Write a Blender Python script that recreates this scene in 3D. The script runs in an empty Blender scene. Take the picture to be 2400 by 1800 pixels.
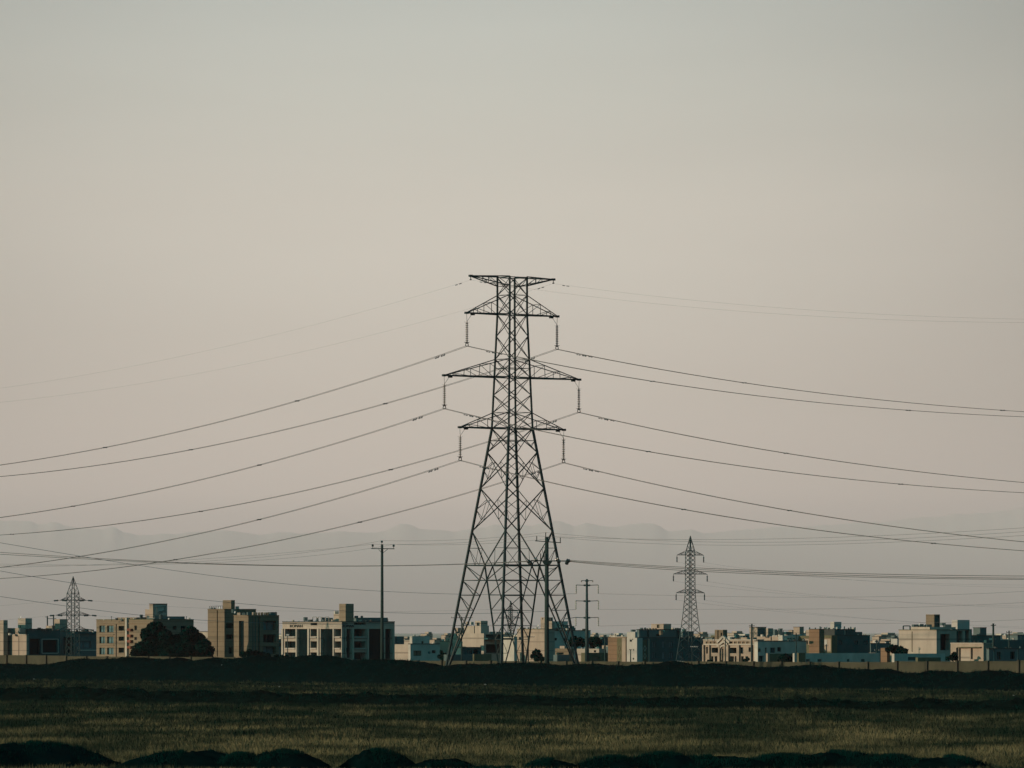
import bpy, math, random
import numpy as np
from mathutils import Vector, Matrix, noise

random.seed(11); np.random.seed(11)
scn = bpy.context.scene
COL = scn.collection

# ------------------------------------------------------------------ camera, sky, sun, exposure
FOC, V0, CH = 13333.33, 1483.0, 6.3        # focal length and horizon in 2400x1800 photo pixels, eye height in metres
cam = bpy.data.cameras.new('camera'); camo = bpy.data.objects.new('camera', cam); COL.objects.link(camo)
camo.location = (0, 0, CH); camo.rotation_euler = (math.pi/2, 0, 0)
cam.sensor_width = 36; cam.lens = 200; cam.shift_y = (V0-900)/2400
cam.clip_start = 1; cam.clip_end = 400000
scn.camera = camo

SUN_EL = math.radians(9.0)
SUN_AZ = math.atan2(-0.90, -0.43)         # clockwise from +Y
sdir = Vector((math.sin(SUN_AZ)*math.cos(SUN_EL), math.cos(SUN_AZ)*math.cos(SUN_EL), math.sin(SUN_EL)))
sl = bpy.data.lights.new('sun', 'SUN'); sl.energy = 2.65; sl.angle = math.radians(0.5); sl.color = (1.0, 0.77, 0.56)
so = bpy.data.objects.new('sun', sl); COL.objects.link(so); so.location = (-200, -50, 200)
so.rotation_euler = sdir.to_track_quat('Z', 'Y').to_euler()

w = bpy.data.worlds.new('World'); scn.world = w; w.use_nodes = True
nt = w.node_tree; nt.nodes.clear()
def wn(t, **k):
    n = nt.nodes.new(t)
    for a, b in k.items(): setattr(n, a, b)
    return n
out = wn('ShaderNodeOutputWorld'); bg = wn('ShaderNodeBackground'); bg.inputs[1].default_value = 1.0
tc = wn('ShaderNodeTexCoord'); sx = wn('ShaderNodeSeparateXYZ'); nt.links.new(tc.outputs['Generated'], sx.inputs[0])
sky = wn('ShaderNodeTexSky', sky_type='NISHITA'); sky.sun_disc = False
sky.sun_elevation = SUN_EL; sky.sun_rotation = SUN_AZ
skm = wn('ShaderNodeVectorMath', operation='SCALE'); skm.inputs['Scale'].default_value = 0.13
nt.links.new(sky.outputs[0], skm.inputs[0])
tint = wn('ShaderNodeVectorMath', operation='MULTIPLY'); tint.inputs[1].default_value = (0.22, 0.90, 0.84)
nt.links.new(skm.outputs[0], tint.inputs[0])
# the low, dusty evening band of sky by elevation (sine of the elevation angle)
mr = wn('ShaderNodeMapRange'); mr.inputs[1].default_value = -0.02; mr.inputs[2].default_value = 0.14
nt.links.new(sx.outputs[2], mr.inputs[0])
cr = wn('ShaderNodeValToRGB'); nt.links.new(mr.outputs[0], cr.inputs[0])
el = cr.color_ramp.elements
def sky_stop(z, c):
    return ((z+0.02)/0.16, c)
stops = [sky_stop(-0.02, (.30, .250, .232)), sky_stop(0.010, (.335, .277, .252)), sky_stop(0.0185, (.418, .353, .306)), sky_stop(0.0245, (.492, .416, .354)),
         sky_stop(0.041, (.406, .358, .304)), sky_stop(0.060, (.398, .367, .315)), sky_stop(0.076, (.390, .366, .316)), sky_stop(0.095, (.340, .340, .300)),
         sky_stop(0.112, (.287, .302, .276)), sky_stop(0.14, (.215, .25, .236))]
while len(el) > 1: el.remove(el[0])
el[0].position = stops[0][0]; el[0].color = (*stops[0][1], 1)
for p, c in stops[1:]:
    e = el.new(p); e.color = (*c, 1)
# the band is brightest opposite the viewer and fades round the other horizon
azm = wn('ShaderNodeMapRange', interpolation_type='SMOOTHSTEP'); azm.inputs[1].default_value = -0.3; azm.inputs[2].default_value = 0.7
azm.inputs[3].default_value = 0.08; azm.inputs[4].default_value = 1.0
nt.links.new(sx.outputs[1], azm.inputs[0])
# lens falloff put into the sky: dimmer towards both sides, more on the right
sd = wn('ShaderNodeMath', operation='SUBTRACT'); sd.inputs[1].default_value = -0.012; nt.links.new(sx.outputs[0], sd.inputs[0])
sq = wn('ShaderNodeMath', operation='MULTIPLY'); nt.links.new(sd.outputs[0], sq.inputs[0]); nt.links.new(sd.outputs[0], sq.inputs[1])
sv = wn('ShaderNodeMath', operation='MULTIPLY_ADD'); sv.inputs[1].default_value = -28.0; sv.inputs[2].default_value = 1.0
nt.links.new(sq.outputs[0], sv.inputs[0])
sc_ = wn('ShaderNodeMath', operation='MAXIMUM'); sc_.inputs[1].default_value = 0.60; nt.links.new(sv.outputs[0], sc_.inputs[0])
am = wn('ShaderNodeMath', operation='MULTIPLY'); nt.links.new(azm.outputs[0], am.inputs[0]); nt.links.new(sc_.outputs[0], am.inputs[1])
cm = wn('ShaderNodeMapping'); cm.inputs['Scale'].default_value = (5, 5, 26); nt.links.new(tc.outputs['Generated'], cm.inputs[0])
cn_ = wn('ShaderNodeTexNoise'); cn_.inputs['Scale'].default_value = 1.6; cn_.inputs['Detail'].default_value = 4; cn_.inputs['Roughness'].default_value = .5; nt.links.new(cm.outputs[0], cn_.inputs['Vector'])
cv = wn('ShaderNodeMapRange'); cv.inputs[1].default_value = .3; cv.inputs[2].default_value = .7; cv.inputs[3].default_value = .965; cv.inputs[4].default_value = 1.035; nt.links.new(cn_.outputs['Fac'], cv.inputs[0])
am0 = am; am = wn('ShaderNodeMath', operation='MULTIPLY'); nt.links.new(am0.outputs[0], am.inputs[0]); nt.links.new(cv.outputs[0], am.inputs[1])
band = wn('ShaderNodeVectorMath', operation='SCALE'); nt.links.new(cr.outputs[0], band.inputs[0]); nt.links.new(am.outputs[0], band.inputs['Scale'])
up = wn('ShaderNodeMapRange', interpolation_type='SMOOTHSTEP'); up.inputs[1].default_value = 0.115; up.inputs[2].default_value = 0.26
nt.links.new(sx.outputs[2], up.inputs[0])
mx = wn('ShaderNodeMix', data_type='RGBA'); nt.links.new(up.outputs[0], mx.inputs[0])
nt.links.new(band.outputs[0], mx.inputs[6]); nt.links.new(tint.outputs[0], mx.inputs[7])
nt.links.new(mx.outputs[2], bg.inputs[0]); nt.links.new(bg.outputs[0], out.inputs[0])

scn.view_settings.view_transform = 'Standard'; scn.view_settings.look = 'None'
scn.view_settings.exposure = 0.9; scn.view_settings.gamma = 1.0
scn.render.engine = 'CYCLES'
scn.cycles.max_bounces = 4; scn.cycles.diffuse_bounces = 2; scn.cycles.volume_bounces = 0
scn.cycles.use_denoising = True

# ------------------------------------------------------------------ helpers
def X(u, D): return (u-1200.0)/FOC*D
def Z(v, D): return CH-(v-V0)/FOC*D
def P(u, v, D): return Vector((X(u, D), D, Z(v, D)))
def GD(v): return CH*FOC/(v-V0)            # distance of the flat ground seen at photo row v

class MB:
    def __init__(s): s.v = []; s.f = []; s.m = []
    def quad(s, a, b, c, d, m=0):
        n = len(s.v); s.v += [a, b, c, d]; s.f.append((n, n+1, n+2, n+3)); s.m.append(m)
    def tri(s, a, b, c, m=0):
        n = len(s.v); s.v += [a, b, c]; s.f.append((n, n+1, n+2)); s.m.append(m)
    def hexa(s, p, m=0):                   # 8 points: bottom 4, top 4
        n = len(s.v); s.v += p
        for q in ((0, 3, 2, 1), (4, 5, 6, 7), (0, 1, 5, 4), (1, 2, 6, 5), (2, 3, 7, 6), (3, 0, 4, 7)):
            s.f.append(tuple(n+i for i in q)); s.m.append(m)
    def box(s, c, sx, sy, sz, rz=0, m=0):  # centre, sizes
        R = Matrix.Rotation(rz, 3, 'Z'); c = Vector(c); p = []
        for z in (-.5, .5):
            for x, y in ((-.5, -.5), (.5, -.5), (.5, .5), (-.5, .5)):
                p.append(c+R @ Vector((x*sx, y*sy, z*sz)))
        s.hexa(p, m)
    def beam(s, a, b, w, h=None, m=0):     # rectangular bar from a to b
        a = Vector(a); b = Vector(b); h = h or w; d = (b-a)
        if d.length < 1e-6: return
        d.normalize(); up = Vector((0, 0, 1)) if abs(d.z) < .95 else Vector((.81, .58, 0))
        x = d.cross(up).normalized()*w/2; y = x.normalized().cross(d).normalized()*h/2
        s.hexa([a-x-y, a+x-y, a+x+y, a-x+y, b-x-y, b+x-y, b+x+y, b-x+y], m)
    def angle(s, a, b, w, t=.018, m=0):    # steel angle section: two thin legs
        a = Vector(a); b = Vector(b); d = (b-a)
        if d.length < 1e-6: return
        d.normalize(); up = Vector((0, 0, 1)) if abs(d.z) < .95 else Vector((.81, .58, 0))
        x = d.cross(up).normalized(); y = x.cross(d).normalized(); t = max(t, w*.2)
        for (p, q) in (((x*-w/2-y*w/2), (x*w/2-y*(w/2-t))), ((x*-w/2-y*(w/2-t)), (x*(-w/2+t)+y*w/2))):
            x0, x1 = p.dot(x), q.dot(x); y0, y1 = p.dot(y), q.dot(y)
            s.hexa([a+x*x0+y*y0, a+x*x1+y*y0, a+x*x1+y*y1, a+x*x0+y*y1, b+x*x0+y*y0, b+x*x1+y*y0, b+x*x1+y*y1, b+x*x0+y*y1], m)
    def tube(s, pts, r, n=6, cap=True, m=0):
        pts = [Vector(p) for p in pts]; base = len(s.v); k = len(pts)
        rr = r if isinstance(r, (list, tuple)) else [r]*k
        for i, p in enumerate(pts):
            d = (pts[min(i+1, k-1)]-pts[max(i-1, 0)]).normalized()
            up = Vector((0, 0, 1)) if abs(d.z) < .95 else Vector((1, 0, 0))
            x = d.cross(up).normalized(); y = x.cross(d)
            for j in range(n):
                a = 2*math.pi*j/n; s.v.append(p+(x*math.cos(a)+y*math.sin(a))*rr[i])
        for i in range(k-1):
            for j in range(n):
                a = base+i*n+j; b = base+i*n+(j+1) % n
                s.f.append((a, b, b+n, a+n)); s.m.append(m)
        if cap:
            s.f.append(tuple(base+j for j in range(n))[::-1]); s.m.append(m)
            s.f.append(tuple(base+(k-1)*n+j for j in range(n))); s.m.append(m)
    def build(s, name, mats, parent=None, base=None, smooth=False):
        base = Vector(base) if base is not None else (Vector(parent['base']) if parent is not None and 'base' in parent else Vector((0, 0, 0)))
        me = bpy.data.meshes.new(name); me.from_pydata([tuple(Vector(p)-base) for p in s.v], [], s.f)
        for m in (mats if isinstance(mats, (list, tuple)) else [mats]): me.materials.append(m)
        if any(s.m): me.polygons.foreach_set('material_index', s.m)
        if smooth: me.polygons.foreach_set('use_smooth', [True]*len(me.polygons))
        me.update()
        o = bpy.data.objects.new(name, me); COL.objects.link(o)
        if parent is not None: o.parent = parent; o['base'] = tuple(base)
        else: o.location = base
        return o

def tag(o, label=None, cat=None, group=None, kind=None):
    if label: o['label'] = label
    if cat: o['category'] = cat
    if group: o['group'] = group
    if kind: o['kind'] = kind
    elif cat: o['kind'] = 'thing'
    return o
def thing(name, label, cat, base, group=None):
    o = bpy.data.objects.new(name, None); COL.objects.link(o); o.location = base; o['base'] = tuple(base); o.empty_display_size = .5
    return tag(o, label, cat, group)
def single(name, mb, mat, base, label, cat, group=None, smooth=False):
    return tag(mb.build(name, mat, None, base, smooth), label, cat, group)

# ------------------------------------------------------------------ materials
def M(name, rgb, rough=.9, var=.2, scale=.6, spec=.2, metal=0, bump=0, courses=0, streak=False):
    rgb = tuple(x*.43 for x in rgb)
    m = bpy.data.materials.new(name); m.use_nodes = True; t = m.node_tree; b = t.nodes['Principled BSDF']
    b.inputs['Roughness'].default_value = rough; b.inputs['Specular IOR Level'].default_value = spec; b.inputs['Metallic'].default_value = metal
    c = t.nodes.new('ShaderNodeTexCoord'); n = t.nodes.new('ShaderNodeTexNoise'); n.inputs['Scale'].default_value = scale
    n.inputs['Detail'].default_value = 7; n.inputs['Roughness'].default_value = .65
    mp0 = t.nodes.new('ShaderNodeMapping'); mp0.inputs['Scale'].default_value = (1, 1, .4 if courses or streak else 1); t.links.new(c.outputs['Object'], mp0.inputs[0])
    t.links.new(mp0.outputs[0], n.inputs['Vector'])
    r = t.nodes.new('ShaderNodeValToRGB'); t.links.new(n.outputs['Fac'], r.inputs[0])
    e = r.color_ramp.elements; e[0].position = .3; e[1].position = .72
    e[0].color = (*[x*(1-var) for x in rgb], 1); e[1].color = (*[min(1, x*(1+var)) for x in rgb], 1)
    colr = r.outputs[0]
    if courses:                            # thin horizontal stone courses
        sxy = t.nodes.new('ShaderNodeSeparateXYZ'); t.links.new(c.outputs['Object'], sxy.inputs[0])
        md = t.nodes.new('ShaderNodeMath'); md.operation = 'MODULO'; md.inputs[1].default_value = courses
        t.links.new(sxy.outputs[2], md.inputs[0])
        lt = t.nodes.new('ShaderNodeMath'); lt.operation = 'LESS_THAN'; lt.inputs[1].default_value = courses*.1
        t.links.new(md.outputs[0], lt.inputs[0])
        mixn = t.nodes.new('ShaderNodeMix'); mixn.data_type = 'RGBA'; t.links.new(lt.outputs[0], mixn.inputs[0])
        t.links.new(colr, mixn.inputs[6]); mixn.inputs[7].default_value = (*[x*.62 for x in rgb], 1); colr = mixn.outputs[2]
    t.links.new(colr, b.inputs['Base Color'])
    if bump:
        bp = t.nodes.new('ShaderNodeBump'); bp.inputs['Strength'].default_value = bump; bp.inputs['Distance'].default_value = .1
        t.links.new(n.outputs['Fac'], bp.inputs['Height']); t.links.new(bp.outputs[0], b.inputs['Normal'])
    return m
MAT = dict(
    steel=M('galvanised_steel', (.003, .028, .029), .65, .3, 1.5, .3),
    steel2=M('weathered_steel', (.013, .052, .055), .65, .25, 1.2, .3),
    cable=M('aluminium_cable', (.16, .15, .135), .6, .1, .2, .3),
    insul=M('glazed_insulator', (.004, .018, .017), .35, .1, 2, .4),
    concrete_pole=M('pole_concrete', (.028, .06, .056), .9, .25, 1.5),
    cream=M('cream_plaster', (.52, .42, .33), .92, .20, .5, courses=1.55),
    pale=M('pale_stone', (.57, .485, .395), .92, .18, .5, courses=2.6),
    white=M('white_render', (.62, .59, .53), .92, .16, .5, streak=True),
    beige=M('beige_brick', (.31, .245, .17), .92, .14, .5, courses=.9),
    tan=M('tan_brick', (.275, .21, .14), .92, .16, .6, courses=.8),
    orange=M('orange_brick', (.30, .19, .115), .92, .14, .6, courses=.7),
    peach=M('peach_stone', (.49, .39, .30), .92, .18, .6, streak=True),
    grey=M('grey_plaster', (.68, .64, .55), .92, .22, .5, streak=True),
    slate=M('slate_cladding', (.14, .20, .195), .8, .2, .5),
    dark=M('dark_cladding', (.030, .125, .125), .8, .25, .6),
    olive=M('olive_tile', (.17, .16, .09), .9, .2, .6),
    trim=M('pale_trim', (.6, .54, .45), .9, .08, .8),
    darktrim=M('dark_trim', (.06, .07, .065), .8, .2, .8),
    wallc=M('rough_concrete', (.088, .084, .052), .95, .3, .35, bump=.3),
    postc=M('post_concrete', (.085, .078, .052), .95, .2, .6),
    glass=M('window_glass', (.004, .018, .021), .5, .3, .8, .02),
    blueglass=M('curtained_glass', (.15, .27, .29), .15, .35, 1.1, .08),
    rust=M('painted_rail', (.3, .1, .06), .8, .2, 1),
    leaf=M('dark_leaves', (.001, .034, .028), .95, .45, .9, 0),
    bark=M('bark', (.02, .03, .022), .95, .3, 2),
    dish=M('white_enamel', (.75, .75, .72), .5, .05, 1, .4),
    letter=M('sign_letters', (.05, .06, .055), .7, .1, 1),
    litter=M('pale_plastic', (.34, .36, .33), .7, .15, 3),
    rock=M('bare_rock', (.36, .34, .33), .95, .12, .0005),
)
def soil_mat(name, rgb, var):
    m = M(name, rgb, 1.0, var, .9, 0, bump=.8); return m
MAT['soil'] = soil_mat('dark_soil', (.0008, .0115, .0112), .5)  # very dark, slightly teal soil colour with random mottling
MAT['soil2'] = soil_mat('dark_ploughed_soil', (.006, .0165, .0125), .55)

def field_mat(name, cols, sc=.11, fine=2.5):
    """dry grass: large drifting patches with finer mottling, both fixed to the ground"""
    m = bpy.data.materials.new(name); m.use_nodes = True; t = m.node_tree; b = t.nodes['Principled BSDF']
    b.inputs['Roughness'].default_value = 1; b.inputs['Specular IOR Level'].default_value = 0
    c = t.nodes.new('ShaderNodeNewGeometry')
    mp = t.nodes.new('ShaderNodeMapping'); mp.inputs['Scale'].default_value = (sc, sc*.38, 0); t.links.new(c.outputs['Position'], mp.inputs[0])
    n = t.nodes.new('ShaderNodeTexNoise'); n.inputs['Scale'].default_value = 1; n.inputs['Detail'].default_value = 5; n.inputs['Roughness'].default_value = .6
    t.links.new(mp.outputs[0], n.inputs['Vector'])
    n2 = t.nodes.new('ShaderNodeTexNoise'); n2.inputs['Scale'].default_value = fine; n2.inputs['Detail'].default_value = 4
    t.links.new(c.outputs['Position'], n2.inputs['Vector'])
    ma = t.nodes.new('ShaderNodeMath'); ma.operation = 'MULTIPLY_ADD'; ma.inputs[1].default_value = .55
    t.links.new(n2.outputs['Fac'], ma.inputs[0]); 
    ms = t.nodes.new('ShaderNodeMath'); ms.operation = 'MULTIPLY_ADD'; ms.inputs[1].default_value = 1.5; ms.inputs[2].default_value = -.52
    t.links.new(n.outputs['Fac'], ms.inputs[0]); t.links.new(ms.outputs[0], ma.inputs[2])
    # the field colour shifts to its darker, greener tones with distance
    sp = t.nodes.new('ShaderNodeSeparateXYZ'); t.links.new(c.outputs['Position'], sp.inputs[0])
    far = t.nodes.new('ShaderNodeMapRange'); far.inputs[1].default_value = 300; far.inputs[2].default_value = 450
    far.inputs[3].default_value = .06; far.inputs[4].default_value = -.16; t.links.new(sp.outputs[1], far.inputs[0])
    ad = t.nodes.new('ShaderNodeMath'); ad.operation = 'ADD'; t.links.new(ma.outputs[0], ad.inputs[0]); t.links.new(far.outputs[0], ad.inputs[1])
    r = t.nodes.new('ShaderNodeValToRGB'); t.links.new(ad.outputs[0], r.inputs[0])
    e = r.color_ramp.elements
    e[0].position = .28; e[0].color = (*cols[0], 1); e[1].position = .68; e[1].color = (*cols[2], 1)
    k = e.new(.47); k.color = (*cols[1], 1)
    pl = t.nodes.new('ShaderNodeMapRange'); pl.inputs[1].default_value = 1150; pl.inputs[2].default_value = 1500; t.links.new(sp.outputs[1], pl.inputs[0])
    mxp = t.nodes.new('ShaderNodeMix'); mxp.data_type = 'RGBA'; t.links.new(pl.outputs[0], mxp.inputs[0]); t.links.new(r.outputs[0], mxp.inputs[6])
    mxp.inputs[7].default_value = (.54, .36, .27, 1)          # distant haze put into the ground colour beyond the town
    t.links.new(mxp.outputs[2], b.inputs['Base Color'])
    return m
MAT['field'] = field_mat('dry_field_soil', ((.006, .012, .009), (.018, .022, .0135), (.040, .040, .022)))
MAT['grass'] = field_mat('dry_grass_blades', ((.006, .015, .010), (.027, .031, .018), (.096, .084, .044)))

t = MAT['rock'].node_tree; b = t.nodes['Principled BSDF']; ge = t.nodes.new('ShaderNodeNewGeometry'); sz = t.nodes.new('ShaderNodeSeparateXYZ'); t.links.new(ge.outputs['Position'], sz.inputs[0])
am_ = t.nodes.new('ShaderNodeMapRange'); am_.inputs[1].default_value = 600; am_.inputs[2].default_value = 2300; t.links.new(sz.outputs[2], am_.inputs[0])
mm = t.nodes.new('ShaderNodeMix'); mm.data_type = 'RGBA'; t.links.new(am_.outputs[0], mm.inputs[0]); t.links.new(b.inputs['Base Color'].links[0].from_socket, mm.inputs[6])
mm.inputs[7].default_value = (.50, .48, .46, 1); t.links.new(mm.outputs[2], b.inputs['Base Color'])     # haze brightening with height, put into the rock colour

# ------------------------------------------------------------------ ground, berms, mountains
g = MB(); g.quad((-60000, -1500, 0), (60000, -1500, 0), (60000, 164000, 0), (-60000, 164000, 0))
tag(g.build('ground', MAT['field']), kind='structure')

def interp(pts, u):
    us = [p[0] for p in pts]; vs = [p[1] for p in pts]
    return float(np.interp(u, us, vs))
WEED = []
def ridge(name, mat, prof, Dl, Dr, half, u0, u1, step, rows, lump, seed, lumps=.9):
    """a long bank of dumped earth, its foot line running from distance Dl at photo column 0 to Dr at column 2400"""
    a = Vector((X(0, Dl), Dl)); b = Vector((X(2400, Dr), Dr)); d = (b-a).normalized(); nrm = Vector((-d.y, d.x))
    if nrm.y < 0: nrm = -nrm
    mb = MB(); cols = []; us = np.arange(u0, u1+1, step)
    for u in us:
        k = (u-1200)/FOC; t = (k*a.y-a.x)/(d.x-k*d.y); c = a+d*t+nrm*half
        h = max(.25, CH-(interp(prof, u)-V0)/FOC*c.y)
        row = []
        for i in range(rows+1):
            q = -1+2*i/rows; p = c+nrm*(q*half)
            s = max(0, 1-abs(q)**1.7)
            nz = noise.fractal(Vector((p.x*.8+seed, p.y*.8, seed)), .8, 2, 4)*lumps
            nf = noise.noise(Vector((p.x*1.7, p.y*1.7, seed*2)))*.17+noise.noise(Vector((p.x*4.5, p.y*4.5, seed)))*.10
            z = h*s*(1-lump*.5+lump*nz*.6)+(nf+.16*nz*lump)*min(1, s*3)
            if i in (0, rows): z = -.15
            row.append((p.x, p.y, z))
        cols.append(row)
    n = rows+1
    for row in cols: mb.v += [Vector(p) for p in row]
    for i in range(len(cols)-1):
        for j in range(rows):
            q = i*n+j; mb.f.append((q, q+n, q+n+1, q+1)); mb.m.append(0)
    WEED.append((np.array([tuple(p) for p in mb.v]), 9000 if name == 'earth_bank' else 4000, .24))
    o = mb.build(name, mat, smooth=True); return tag(o, kind='structure')

BERM = [(-300, 1552), (0, 1557), (30, 1555), (60, 1548), (90, 1543), (140, 1545), (210, 1539), (280, 1545), (320, 1540), (333, 1549), (350, 1551),
        (370, 1545), (400, 1541), (440, 1543), (470, 1541), (500, 1536), (530, 1538), (545, 1545), (560, 1546), (580, 1540), (620, 1535), (660, 1535),
        (690, 1540), (720, 1548), (740, 1545), (780, 1545), (830, 1546), (880, 1550), (900, 1555), (925, 1562), (950, 1560), (980, 1556), (1000, 1555),
        (1020, 1557), (1050, 1555), (1090, 1553), (1150, 1554), (1180, 1556), (1200, 1560), (1230, 1557), (1270, 1555), (1300, 1556), (1330, 1560),
        (1360, 1560), (1400, 1556), (1440, 1555), (1450, 1551), (1470, 1549), (1490, 1552), (1510, 1558), (1540, 1556), (1560, 1553), (1590, 1556),
        (1615, 1557), (1640, 1560), (1670, 1563), (1690, 1565), (1710, 1563), (1740, 1562), (1760, 1560), (1800, 1558), (1820, 1560), (1850, 1565),
        (1880, 1567), (1920, 1569), (1950, 1568), (1970, 1568), (1985, 1573), (2000, 1580), (2020, 1577), (2050, 1578), (2080, 1571), (2100, 1573),
        (2130, 1574), (2160, 1580), (2180, 1573), (2200, 1571), (2240, 1572), (2280, 1579), (2300, 1580), (2330, 1576), (2370, 1588), (2400, 1585), (2700, 1583)]
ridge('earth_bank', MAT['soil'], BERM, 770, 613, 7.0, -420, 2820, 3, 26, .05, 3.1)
MIDR = [(-300, 1603), (0, 1606), (200, 1608), (330, 1615), (420, 1618), (520, 1614), (590, 1622), (640, 1618), (690, 1624), (760, 1622), (820, 1626), (940, 1622),
        (1020, 1628), (1080, 1622), (1160, 1625), (1210, 1634), (1300, 1630), (1400, 1636), (1480, 1630), (1560, 1634), (1610, 1628), (1680, 1640), (1760, 1634),
        (1850, 1636), (1900, 1640), (2020, 1646), (2065, 1630), (2150, 1640), (2300, 1634), (2400, 1640), (2700, 1640)]
ridge('ploughed_bank', MAT['soil2'], MIDR, 518, 449, 5.5, -420, 2820, 4, 20, .5, 9.4)

MT = [(-900, 1190), (-400, 1215), (-150, 1205), (0, 1219), (35, 1221), (72, 1223), (90, 1231), (105, 1230), (123, 1223), (137, 1225), (155, 1233), (215, 1240), (240, 1241), (260, 1234), (272, 1236),
      (290, 1249), (325, 1254), (430, 1250), (500, 1244), (545, 1243), (600, 1255), (650, 1247), (720, 1250), (790, 1245), (860, 1250), (905, 1243), (940, 1229), (955, 1227), (975, 1236), (1000, 1241),
      (1060, 1246), (1130, 1236), (1160, 1231), (1250, 1231), (1285, 1222), (1312, 1221), (1345, 1234), (1372, 1225), (1400, 1231), (1430, 1236), (1470, 1231), (1505, 1225), (1535, 1229),
      (1570, 1247), (1620, 1242), (1650, 1249), (1720, 1244), (1800, 1236), (1900, 1234), (2000, 1226), (2080, 1222), (2150, 1212), (2200, 1210), (2250, 1205), (2320, 1201), (2400, 1190), (2700, 1180), (3300, 1200)]
MD = 120000.0
mb = MB(); us = np.arange(-900, 3301, 6); QS = [0, .12, .25, .4, .55, .68, .8, .9, 1.0, 1.0, 1.3, 1.7]
for u in us:
    top = Z(interp(MT, u), MD); smo = np.mean([Z(interp(MT, u+k), MD) for k in range(-420, 421, 30)]); x0 = X(u, MD)
    top *= 1+.012*noise.fractal(Vector((x0*.004, 3.3, 0)), .9, 2.1, 4)
    for q in QS:
        y = MD-1500*(1-q); f = min(q, 1) if q <= 1 else 1-(q-1)*1.4
        nz = noise.hetero_terrain(Vector((x0*.0011, y*.0015, 5)), .9, 2.1, 4, .6)-.6
        k = abs(1-q)*min(1, abs(q)*2)
        z = (smo+(top-smo)*max(0, (f-.75)*4))*f+nz*45*k
        mb.v.append(Vector((x0, y, max(-5, z))))
nq = len(QS)
for i in range(len(us)-1):
    for j in range(nq-1):
        if QS[j] == QS[j+1]: continue
        q = i*nq+j; mb.f.append((q, q+nq, q+nq+1, q+1)); mb.m.append(0)
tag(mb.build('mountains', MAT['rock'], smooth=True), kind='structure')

# foreground heaps of dumped soil
def mound(u, hw, vt, D, label, seed, flat=1.0):
    s = FOC/D; rx = hw*1.22/s; ry = rx*.7+.6; h = CH-(vt-V0)/FOC*D-.10; c = Vector((X(u, D), D+ry*.2, 0)); mb = MB()
    nr, na = 18, 72; mb.v.append(c+Vector((0, 0, h)))
    for i in range(1, nr+1):
        for j in range(na):
            a = 2*math.pi*j/na; q = i/nr
            p = Vector((math.cos(a)*rx*q, math.sin(a)*ry*q, 0))
            nz = noise.fractal(Vector((p.x*1.1+seed, p.y*1.1, seed)), .8, 2, 4)
            z = h*(1-q**(1.7*flat))+nz*.11*h*min(1, q*3)*(1.1-q)*2+.07*noise.noise(Vector((p.x*5+seed, p.y*5, seed)))*min(1, q*4)
            if i == nr: z = -.2
            k = 1+.10*noise.noise(Vector((math.cos(a)*1.5+seed, math.sin(a)*1.5, seed)))
            mb.v.append(c+Vector((p.x*k, p.y*k, z)))
    for j in range(na):
        mb.f.append((0, 1+j, 1+(j+1) % na)); mb.m.append(0)
        for i in range(nr-1):
            a = 1+i*na+j; b = 1+i*na+(j+1) % na
            mb.f.append((a, a+na, b+na, b)); mb.m.append(0)
    WEED.append((np.array([tuple(p) for p in mb.v]), 900, .15))
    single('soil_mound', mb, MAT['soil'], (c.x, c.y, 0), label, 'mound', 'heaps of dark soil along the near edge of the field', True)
for k, a in enumerate([
    (80, 185, 1736, 264, 'broad dark soil mound filling the bottom left corner of the field', 1.1),
    (-70, 120, 1742, 262, 'dark soil mound cut by the left edge of the photo'),
    (455, 165, 1758, 259, 'long low dark soil mound beside the corner mound, below the rooftop hoarding'),
    (562, 62, 1763, 258, 'small shoulder of dark soil squeezed between two bigger mounds below the tan apartment building'),
    (668, 100, 1757, 258, 'round dark soil mound below the white framed office building'),
    (885, 82, 1755, 259, 'steep dark soil mound below the slim pole left of the big pylon'),
    (1040, 88, 1775, 258, 'low rounded dark soil mound right beside the steep one'),
    (1160, 52, 1793, 257, 'lowest sliver of dark soil mound straight below the big pylon'),
    (1295, 68, 1777, 258, 'small rounded dark soil mound below the thick concrete pole'),
    (1440, 92, 1771, 258, 'dark soil mound below the slim tubular pole with hanging insulators'),
    (1560, 105, 1762, 259, 'taller dark soil mound below the lattice tower on the right'),
    (1700, 120, 1768, 258, 'dark soil mound below the arched villa'),
    (1840, 115, 1765, 259, 'dark soil mound below the small round tree behind the wall'),
    (1965, 110, 1758, 260, 'highest dark soil mound of the long heap on the right'),
    (2085, 110, 1768, 259, 'dark soil mound between the highest one and the blunt last one on the right'),
    (2215, 108, 1771, 258, 'blunt dark soil mound ending the row on the right')]):
    mound(a[0], a[1], a[2], a[3], a[4], k*3.7+1, a[5] if len(a) > 5 else 1.25)

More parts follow.
